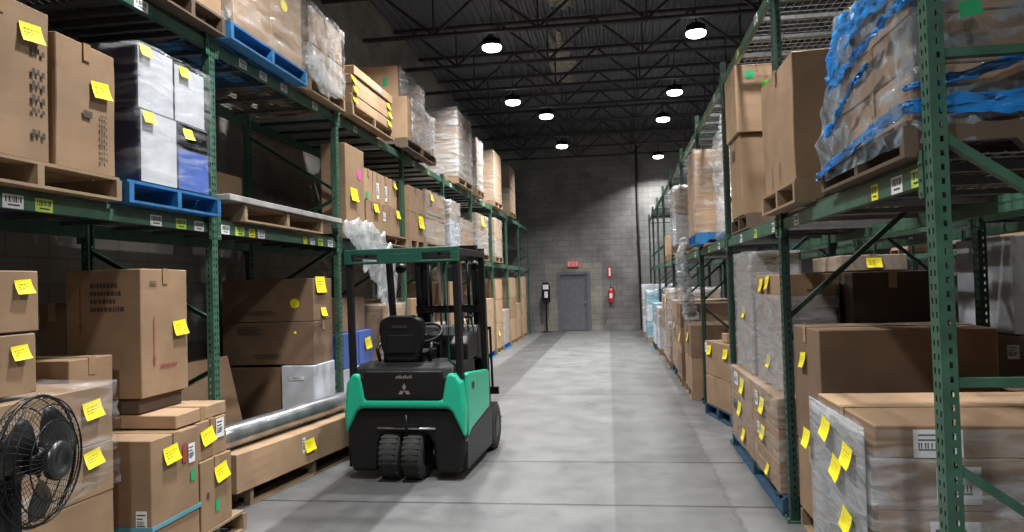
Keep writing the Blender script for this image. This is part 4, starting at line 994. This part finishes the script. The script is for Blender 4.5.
def ribbon(bm, pts, hw_, seed, amp=.02):
    rows = []
    for i in range(len(pts)-1):
        for k in range(12):
            p = Vector(pts[i]).lerp(Vector(pts[i+1]), k/12); rows.append((p, hw_[i]+(hw_[i+1]-hw_[i])*k/12))
    rows.append((Vector(pts[-1]), hw_[-1]))
    g = []
    for i, (p, h) in enumerate(rows):
        row = []
        for j in range(9):
            f = j/8*2-1; n_ = noise.noise_vector(Vector((i*.45, j*.7, seed*3)))
            out = Vector((p.x-1.66, (p.y-3.52)*.9, 0)).normalized()
            row.append(bm.verts.new(p+Vector((0, 0, f*h))+out*abs(n_.x)*amp*2.2+Vector((0, 0, n_.z*amp))))
        g.append(row)
    for a, c in zip(g, g[1:]):
        for j in range(8): bm.faces.new((a[j], a[j+1], c[j+1], c[j])).smooth = True
x0, x1, y0, y1 = 1.11, 2.22, 2.95, 3.9
for path, hw_, lab, sd in [
    ([(x0, y1+.02, 2.74), (x0, 3.7, 2.83), (x0, 3.4, 2.86), (x0, y0, 2.80), (1.6, y0, 2.93), (x1, y0, 2.97)], [.07, .11, .05, .03, .05, .03], 'crumpled blue film band round the top of the upper right load', 1),
    ([(x0-.02, y1+.2, 2.23), (x0-.01, 3.4, 2.30), (x0, y0, 2.33), (1.5, y0, 2.33), (x1, y0, 2.33)], [.015, .025, .03, .045, .05], 'blue film band round the foot of the upper right load', 2),
    ([(x0, y0, 2.40), (1.35, y0-.01, 2.44), (1.8, y0-.01, 2.6), (x1, y0, 2.75)], [.012, .018, .022, .025], 'slanting blue film twist on the near side of the upper right load', 3),
    ([(x0, y1, 2.66), (x0-.005, 3.6, 2.67), (x0-.01, 3.2, 2.70), (x0, y0, 2.74), (1.3, y0, 2.82)], [.05, .02, .014, .02, .03], 'slanting blue film twist on the aisle side of the upper right load', 4),
    ([(x0-.01, y1+.08, 2.42), (x0-.01, 3.8, 2.45), (x0-.01, 3.5, 2.56), (x0-.01, 3.3, 2.6)], [.03, .012, .01, .006], 'thin blue film strand low on the aisle side of the upper right load', 5)]:
    b = BM(); ribbon(b, path, hw_, sd, .018); tag(solid(obj('blue_film', mesh(b, 'rb', 'film_blue')), .0015), lab, 'blue film')
me, n_ = decal('green', (Vector((1.0, 2.89, 2.4)), Vector((1, 0, 0)), Vector((0, 0, 1)), Vector((0, -1, 0)), 1, 1), .32, .27, .08, .06, 10)
tag(obj('green_tag', me), 'green paper tag on the near side of the blue wrapped load', 'tag')
pallet(1.06, 2.16, 4.52, 5.5, z, 'wooden pallet under the tall carton beside the second right post, lower shelf')
carton('tall kraft carton in front of the second right post, beside the blue wrapped load', 1.08, 2.1, 4.56, 5.46, z+PH, 3.06, 'kraft', 'R', [('black', 'A', .3, .12, .01, .15), ('black', 'A', .55, .12, .01, .15)], wear=.014)
pallet(1.17, 2.17, 6.75, 7.66, z, 'dark pallet under the two stacked cartons on the right lower shelf', 'old_wood')
carton('lower of two stacked kraft cartons on the right lower shelf', 1.17, 2.1, 6.97, 7.58, z+PH, 3.03, 'kraft', 'R', [('black', 'A', .4, .8, .15, .1), ('text', 'N', .42, .8, .2, .05)], 'stacked cartons on the right shelf')
carton('upper of two stacked kraft cartons with green dot on the right lower shelf', 1.14, 2.14, 6.93, 7.58, 3.038, 3.66, 'tan', 'R', [('dot_neon', 'N', .28, .68, .1, .09), ('green', 'N', .13, .85, .08, .08)], 'stacked cartons on the right shelf')
crumple('tall bunched curtain of clear film on the right lower shelf behind the stacked cartons', [(1.32, 8.6, z+.02), (1.3, 8.7, z+.5), (1.3, 8.8, z+1.0), (1.35, 8.9, z+1.5)], [.3, .28, .3, .12], 'film_thick', 11, flat_=.5)
stack('R', 1.0, 9.4, 10.25, z, [.75, .3], ['tan', 'kraft'], 'tan load', 'on the right lower shelf at the fourth post', 'film', pal='pal_blue', grp='loads on the right lower shelf')
stack('R', 1.16, 11.2, 12.0, z, [.6, .5], ['tan'], 'narrow tan load', 'on the right lower shelf, fourth bay', None, grp='loads on the right lower shelf')
stack('R', .98, 12.3, 13.0, z, [.5, .45], ['white', 'pale'], 'white column load', 'on the right lower shelf, near the fifth post', 'film_thick', amp=.05, grp='loads on the right lower shelf')
stack('R', 1.16, 14.6, 15.5, z, [.45], ['pale'], 'low hazy load', 'on the right lower shelf, fifth bay', 'film', grp='loads on the right lower shelf')
stack('R', 1.16, 17.2, 18.2, z, [.45], ['tan'], 'low tan load', 'on the right lower shelf, sixth bay', None, grp='loads on the right lower shelf')

# ============ back-to-back row and the far aisle
def bstack(x0, x1, y0, y1, z0, hs, ms, ds, wh, fm=None, pal='wood', dec=None):
    return stack('R', x0, y0, y1, z0, hs, ms, ds, wh, fm, dx=x1-x0, pal=pal, dec=dec, grp='stacks of the rack behind')
bstack(2.45, 3.4, 3.2, 4.4, 0, [.5, .5], ['brown'], 'brown stack', 'behind the grey wrapped load')
bstack(2.45, 3.4, 4.5, 5.25, 0, [.5, .3], ['brown'], 'low brown stack', 'behind the large brown carton')
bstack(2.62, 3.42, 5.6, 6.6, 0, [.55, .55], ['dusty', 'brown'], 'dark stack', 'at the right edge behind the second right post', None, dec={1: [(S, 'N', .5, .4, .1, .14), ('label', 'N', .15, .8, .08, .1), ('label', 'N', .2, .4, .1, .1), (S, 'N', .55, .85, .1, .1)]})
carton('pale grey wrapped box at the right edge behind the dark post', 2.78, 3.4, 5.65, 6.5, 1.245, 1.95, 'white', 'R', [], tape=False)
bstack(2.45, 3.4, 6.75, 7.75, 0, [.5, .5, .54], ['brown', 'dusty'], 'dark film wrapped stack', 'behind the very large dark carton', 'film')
carton('long pale wrapped parcel lying on top of the very large dark carton', 1.7, 2.18, 5.9, 6.7, 1.73, 1.85, 'pale', 'R', [(S, 'N', .5, .5, .1, .1)])
bstack(2.45, 3.4, 8.0, 10.2, 0, [.6, .5, .4], ['brown'], 'brown stack', 'in the third bay of the rack behind')
bstack(2.45, 3.4, 10.5, 12.6, 0, [.6, .6], ['kraft'], 'kraft stack', 'in the fourth bay of the rack behind', 'film')
for i, (y0, y1, m_, f_) in enumerate([(5.6, 6.6, 'pale', 'film'), (8.0, 9.1, 'kraft', None), (10.6, 11.7, 'pale', 'film'), (13.0, 14.1, 'tan', None), (15.6, 16.9, 'pale', 'film'), (18.2, 19.3, 'tan', None)]):
    stack('R', 6.74, y0, y1, 0, [.6, .6], [m_], '%s stack' % m_, 'in the far rack beyond the neighbouring aisle, %s from the camera' % BOR[i], f_, grp='stacks of the far rack')
    stack('R', 6.74, y0, y1, TR1, [.5, .4], [m_], 'raised %s stack' % m_, 'on the shelf of the far rack, %s from the camera' % BOR[i], f_, grp='loads on the far rack shelf')
for i, (y0, y1) in enumerate([(3.3, 4.4), (5.7, 6.9), (8.2, 9.4)]):
    stack('R', 2.5, y0, y1, TR1, [.5, .4], ['kraft'], 'kraft stack', 'on the shelf of the rack behind, %s from the camera' % BOR[i], None, dx=.9, grp='loads on the shelf behind')

# ------------------------------------------------------------------ forklift
F = thing('forklift', 'mint green and black electric forklift parked in the aisle, seen from behind', 'forklift', (-1.885, 6.3, 0), math.radians(-2.6))
def fpart(name, fn, mat, parent=None, bevel=0, seg=2, label=None):
    b = BM(); fn(b); o = obj(name, mesh(b, name, mat), parent or F, bevel=bevel, seg=seg)
    if label: o['label'] = label
    return o
def chassis(b):
    # lower black hull with a bay for the twin drive wheels
    prism(b, [(-.49, .62), (-.54, .45), (-.545, .28), (-.50, .07), (-.27, .07), (-.25, .32), (-.19, .41), (.19, .41), (.25, .32), (.27, .07), (.50, .07), (.545, .28), (.54, .45), (.49, .62)], 'Y', .0, .62)
    prism(b, [(-.545, .12), (.545, .12), (.545, .5), (-.545, .5)], 'Y', .63, 1.2)
chs = fpart('chassis', chassis, 'black', bevel=.035, seg=3)
def cowl(b):
    pl = [(-.545, .40), (-.44, .60), (-.40, .635), (.40, .635), (.44, .60), (.545, .38), (.555, .62), (.53, .86), (.47, .945), (.40, .94), (.375, .86), (.35, .72), (-.35, .72), (-.375, .86), (-.40, .94), (-.47, .945), (-.53, .86), (-.555, .62)]
    prism(b, pl, 'Y', -.035, .10)
fpart('rear_cowl', cowl, 'mint', bevel=.03, seg=3, label='mint green wraparound rear cowl')
for s in (-1, 1):
    def side_panel(b, s=s):
        prism(b, [(.10, .37), (.2, .42), (.95, .50), (.97, .84), (.9, .87), (.16, .93), (.10, .92)], 'X', s*.50, s*.557)
    fpart('side_panel', side_panel, 'mint', bevel=.012, label='mint green side panel')
    def side_text(b, s=s):
        for j, zz_ in enumerate((.80, .80)):
            bx(b, s*.557, s*.560, .24+j*.05, .275+j*.05, .77, .83)
    fpart('model_number', side_text, 'ink')
    def skirt(b, s=s): prism(b, [(.05, .1), (1.05, .1), (1.05, .49), (.95, .49), (.2, .41), (.05, .34)], 'X', s*.49, s*.552)
    fpart('side_skirt', skirt, 'black', bevel=.01)
def rear_panel(b): prism(b, [(-.025, .70), (-.025, .90), (.02, .99), (.12, 1.02), (.78, 1.0), (.78, .52), (.2, .52), (.03, .6)], 'X', -.46, .46)
hood = fpart('battery_hood', rear_panel, 'black', bevel=.02, seg=3)
def rp2(b): prism(b, [(-.345, .715), (.345, .715), (.37, .86), (.36, .965), (-.36, .965), (-.37, .86)], 'Y', -.038, .0)
fpart('rear_panel', rp2, 'black', hood, bevel=.015)
def logo(b):
    # three lozenges meeting at the centre
    for a in (90, 210, 330):
        a = math.radians(a); d_ = Vector((math.cos(a), math.sin(a))); p_ = Vector((-d_.y, d_.x)); L = .062
        pts = [Vector((0, 0)), d_*L*.5+p_*L*.29, d_*L, d_*L*.5-p_*L*.29]
        c = Vector((.015, .795)); q = [c+v*.98+d_*.002 for v in pts]
        prism(b, [(v.x, v.y) for v in q], 'Y', -.044, -.037)
fpart('maker_emblem', logo, 'steel', hood, label='silver three lozenge emblem')
def scribble(b):
    for k in range(9):
        bx(b, -.06+k*.017, -.05+k*.017, -.042, -.037, .90+.004*(k % 2), .92+.006*(k % 3))
fpart('small_badge', scribble, 'steel', hood)
def towpin(b): tube(b, [(.02, -.02, .40), (.02, -.02, .58)], .012, 8); bx(b, -.1, .14, -.03, .01, .47, .5)
fpart('tow_pin', towpin, 'blk_metal', chs)
def bumper(b):
    tube(b, [(-.25, -.012, .46), (.28, -.012, .46)], .01, 8)
fpart('rear_handle', bumper, 'steel', chs)
# wheels
def wheel(name, x, y, r, w_, par=F):
    t = bpy.data.objects.new(name, None); COL.objects.link(t); t.parent = par; t.location = (x, y, r)
    b = BM(); n = 40; prof = [(r*.55, -w_/2), (r*.9, -w_/2), (r*.985, -w_*.38), (r, -w_*.2), (r, w_*.2), (r*.985, w_*.38), (r*.9, w_/2), (r*.55, w_/2)]
    lathe(b, prof, 'X', n)
    for k in range(28):
        a = 2*PI*k/28
        for s in (-1, 1):
            bx(b, min(s*.01, s*w_*.46), max(s*.01, s*w_*.46), -.009, .009, r*.97, r+.003, 0, Matrix.Rotation(a, 4, 'X'))
    obj('tyre', mesh(b, 'tyre', 'rubber'), t)
    b = BM(); lathe(b, [(r*.2, -w_*.52), (r*.5, -w_*.5), (r*.56, -w_*.4), (r*.56, w_*.4), (r*.5, w_*.5), (r*.2, w_*.52)], 'X', 24); obj('rim', mesh(b, 'rim', 'blk_metal'), t)
wheel('rear_wheel', -.135, .10, .215, .17); wheel('rear_wheel', .075, .10, .215, .17)
wheel('front_wheel', -.47, 1.3, .24, .16); wheel('front_wheel', .47, 1.3, .24, .16)
# floor, console, seat
fpart('cab_floor', lambda b: (bx(b, -.5, .5, .78, 1.22, .5, .53), bx(b, -.5, .5, 1.2, 1.25, .5, .95)), 'black', bevel=.01)
st = fpart('seat_cushion', lambda b: (bx(b, -.29, .10, .28, .72, 1.0, 1.1), bx(b, -.27, .08, .3, .7, .99, 1.0)), 'seat', bevel=.04, seg=4)
def backrest(b):
    prism(b, [(x_*.88-.09, z_-.045) for x_, z_ in ((-.17, 1.06), (-.22, 1.2), (-.245, 1.36), (-.23, 1.45), (-.12, 1.49), (.12, 1.49), (.23, 1.45), (.245, 1.36), (.22, 1.2), (.17, 1.06))], 'Y', .2, .31)
bk = fpart('seat_backrest', backrest, 'seat', bevel=.03, seg=4)
fpart('backrest_label', lambda b: bx(b, -.17, -.03, .192, .2, 1.33, 1.355), 'smoke', bk)
fpart('backrest_pouch', lambda b: bx(b, -.22, .04, .185, .2, 1.1, 1.27), 'seat', bk, bevel=.01)
for s in (-1, 1): fpart('armrest', lambda b, s=s: tube(b, [(s*.24-.09, .3, 1.02), (s*.26-.09, .28, 1.13), (s*.25-.09, .33, 1.18), (s*.25-.09, .55, 1.15), (s*.24-.09, .58, 1.02)], .018, 8), 'blk_metal')
fpart('dashboard', lambda b: prism(b, [(1.02, .95), (1.05, 1.2), (1.12, 1.3), (1.22, 1.3), (1.25, .95)], 'X', -.42, .42), 'black', bevel=.02)
def steer(b):
    tube(b, [(-.08, 1.1, .9), (-.08, .93, 1.22)], .022, 10)
    c = Vector((-.08, .92, 1.24)); n_ = Vector((0, -.47, .88)); u = Vector((1, 0, 0)); v = n_.cross(u)
    tube(b, [c+(u*math.cos(k*PI/16)+v*math.sin(k*PI/16))*.17 for k in range(32)], .014, 8, True)
    for k in range(3): a = k*2*PI/3+.5; bar(b, c, c+(u*math.cos(a)+v*math.sin(a))*.165, .02, .01)
fpart('steering_wheel', steer, 'black')
def levers(b):
    for k in range(4): tube(b, [(.26+k*.05, 1.0, 1.2), (.25+k*.05, .9, 1.38)], .007, 6); lathe(b, [(.005, -.02), (.018, -.01), (.018, .012), (.006, .02)], 'Z', 10, (.25+k*.05, .9, 1.39))
fpart('control_levers', levers, 'black')
fpart('control_console', lambda b: prism(b, [(.5, 1.0), (.5, 1.16), (.62, 1.22), (.95, 1.25), (1.02, 1.0)], 'X', .28, .46), 'black', bevel=.02)
# overhead guard
og = fpart('overhead_guard', lambda b: (
    bx(b, -.53, .53, -.03, .04, 2.0, 2.05), bx(b, -.53, .53, -.03, .0, 1.915, 1.94), bx(b, -.53, -.46, -.03, .04, 1.93, 2.01), bx(b, .46, .53, -.03, .04, 1.93, 2.01),
    bx(b, -.22, .20, -.03, .03, 1.93, 2.01)), 'guard_green', bevel=.008, label='dark green rear beam of the guard')
for s in (-1, 1): fpart('roof_rail', lambda b, s=s: bx(b, min(s*.47, s*.52), max(s*.47, s*.52), .03, 1.03, 1.98, 2.04), 'blk_metal', og, bevel=.01)
fpart('roof_front_beam', lambda b: bx(b, -.52, .52, 1.0, 1.06, 1.97, 2.04), 'blk_metal', og, bevel=.01)
for k in range(5):
    fpart('roof_bar', lambda b, k=k: bx(b, -.34+k*.17-.015, -.34+k*.17+.015, .04, 1.01, 1.98, 2.03), 'blk_metal', og)
for s in (-1, 1):
    fpart('rear_pillar', lambda b, s=s: (bar(b, (s*.5, .07, .88), (s*.495, .02, 1.95), .055, .08),), 'blk_metal', bevel=.012)
    fpart('front_pillar', lambda b, s=s: (bar(b, (s*.47, 1.19, .55), (s*.49, 1.03, 1.97), .055, .07),), 'blk_metal', bevel=.01)
fpart('grab_handle', lambda b: tube(b, [(.47, .04, 1.0), (.42, .0, 1.05), (.42, -.01, 1.88), (.46, .01, 1.92)], .011, 8), 'guard_green')
for s in (-1, 1):
    o = fpart('work_lamp', lambda b, s=s: (lathe(b, [(.02, 0), (.05, .02), (.055, .06), (.05, .07)], 'Y', 16, (s*.4, 1.09, 1.9))), 'black')
fpart('warning_beacon', lambda b: lathe(b, [(.04, 0), (.045, .03), (.04, .09), (.02, .1)], 'Z', 16, (-.3, .02, 1.82)), 'smoke') if False else None
# mast, tilted back
mt = bpy.data.objects.new('mast', None); COL.objects.link(mt); mt.parent = F; mt.location = (.05, 1.58, .08); mt.rotation_euler = (math.radians(5.0), 0, 0)
def mpart(name, fn, mat, bevel=0, label=None):
    b = BM(); fn(b); o = obj(name, mesh(b, name, mat), mt, bevel=bevel)
    if label: o['label'] = label
    return o
for s in (-1, 1):
    mpart('outer_rail', lambda b, s=s: (bx(b, s*.36-.012, s*.36+.012, -.06, .07, 0, 2.02), bx(b, min(s*.36, s*.31), max(s*.36, s*.31), -.06, -.045, 0, 2.02), bx(b, min(s*.36, s*.31), max(s*.36, s*.31), .055, .07, 0, 2.02)), 'blk_metal')
    mpart('inner_rail', lambda b, s=s: (bx(b, s*.285-.01, s*.285+.01, -.03, .1, .02, 2.06), bx(b, min(s*.285, s*.245), max(s*.285, s*.245), -.03, -.018, .02, 2.06)), 'blk_metal')
    mpart('lift_cylinder', lambda b, s=s: (tube(b, [(s*.21, -.05, .05), (s*.21, -.05, 1.35)], .03, 12), tube(b, [(s*.21, -.05, 1.35), (s*.21, -.05, 1.95)], .018, 10)), 'blk_metal')
    mpart('lift_chain', lambda b, s=s: bx(b, s*.12-.012, s*.12+.012, -.01, .0, .4, 1.98), 'steel')
    mpart('hydraulic_hose', lambda b, s=s: tube(b, [(s*.07, .0, .5), (s*.065, -.01, 1.2), (s*.07, .01, 1.9), (s*.06, .05, 2.0), (s*.07, .09, 1.8)], .011, 8), 'rubber')
    mpart('tilt_cylinder', lambda b, s=s: tube(b, [(s*.33, -.08, .75), (s*.33, -.4, .55)], .028, 10), 'blk_metal')
mpart('cross_member', lambda b: bx(b, -.372, .372, -.085, -.06, 1.9, 2.02), 'blk_metal')
mpart('cross_member', lambda b: bx(b, -.372, .372, -.085, -.06, 1.35, 1.43), 'blk_metal')
mpart('cross_member', lambda b: bx(b, -.372, .372, -.085, -.06, .3, .42), 'blk_metal')
mpart('inner_cross_member', lambda b: bx(b, -.295, .295, -.015, .02, 1.98, 2.06), 'blk_metal')
mpart('chain_pulley', lambda b: (lathe(b, [(.05, -.02), (.05, .02)], 'X', 20, (-.12, -.02, 1.95)), lathe(b, [(.05, -.02), (.05, .02)], 'X', 20, (.12, -.02, 1.95))), 'steel')
mpart('carriage', lambda b: (bx(b, -.45, .45, .12, .16, .12, .2), bx(b, -.45, .45, .12, .16, .42, .5), bx(b, -.3, -.24, .08, .14, .1, .55), bx(b, .24, .3, .08, .14, .1, .55)), 'blk_metal')
def backrest_frame(b):
    for x_ in (-.38, -.19, 0, .19, .38): bx(b, x_-.012, x_+.012, .14, .16, .5, 1.15)
    bx(b, -.392, .392, .14, .16, 1.13, 1.16)
mpart('load_backrest', backrest_frame, 'blk_metal')
for s in (-1, 1):
    fpart('fork', lambda b, s=s: prism(b, [(1.80, .045), (2.75, .05), (2.85, .06), (2.75, .07), (1.84, .085), (1.825, .62), (1.79, .62)], 'X', s*.24-.05, s*.24+.05), 'blk_metal')
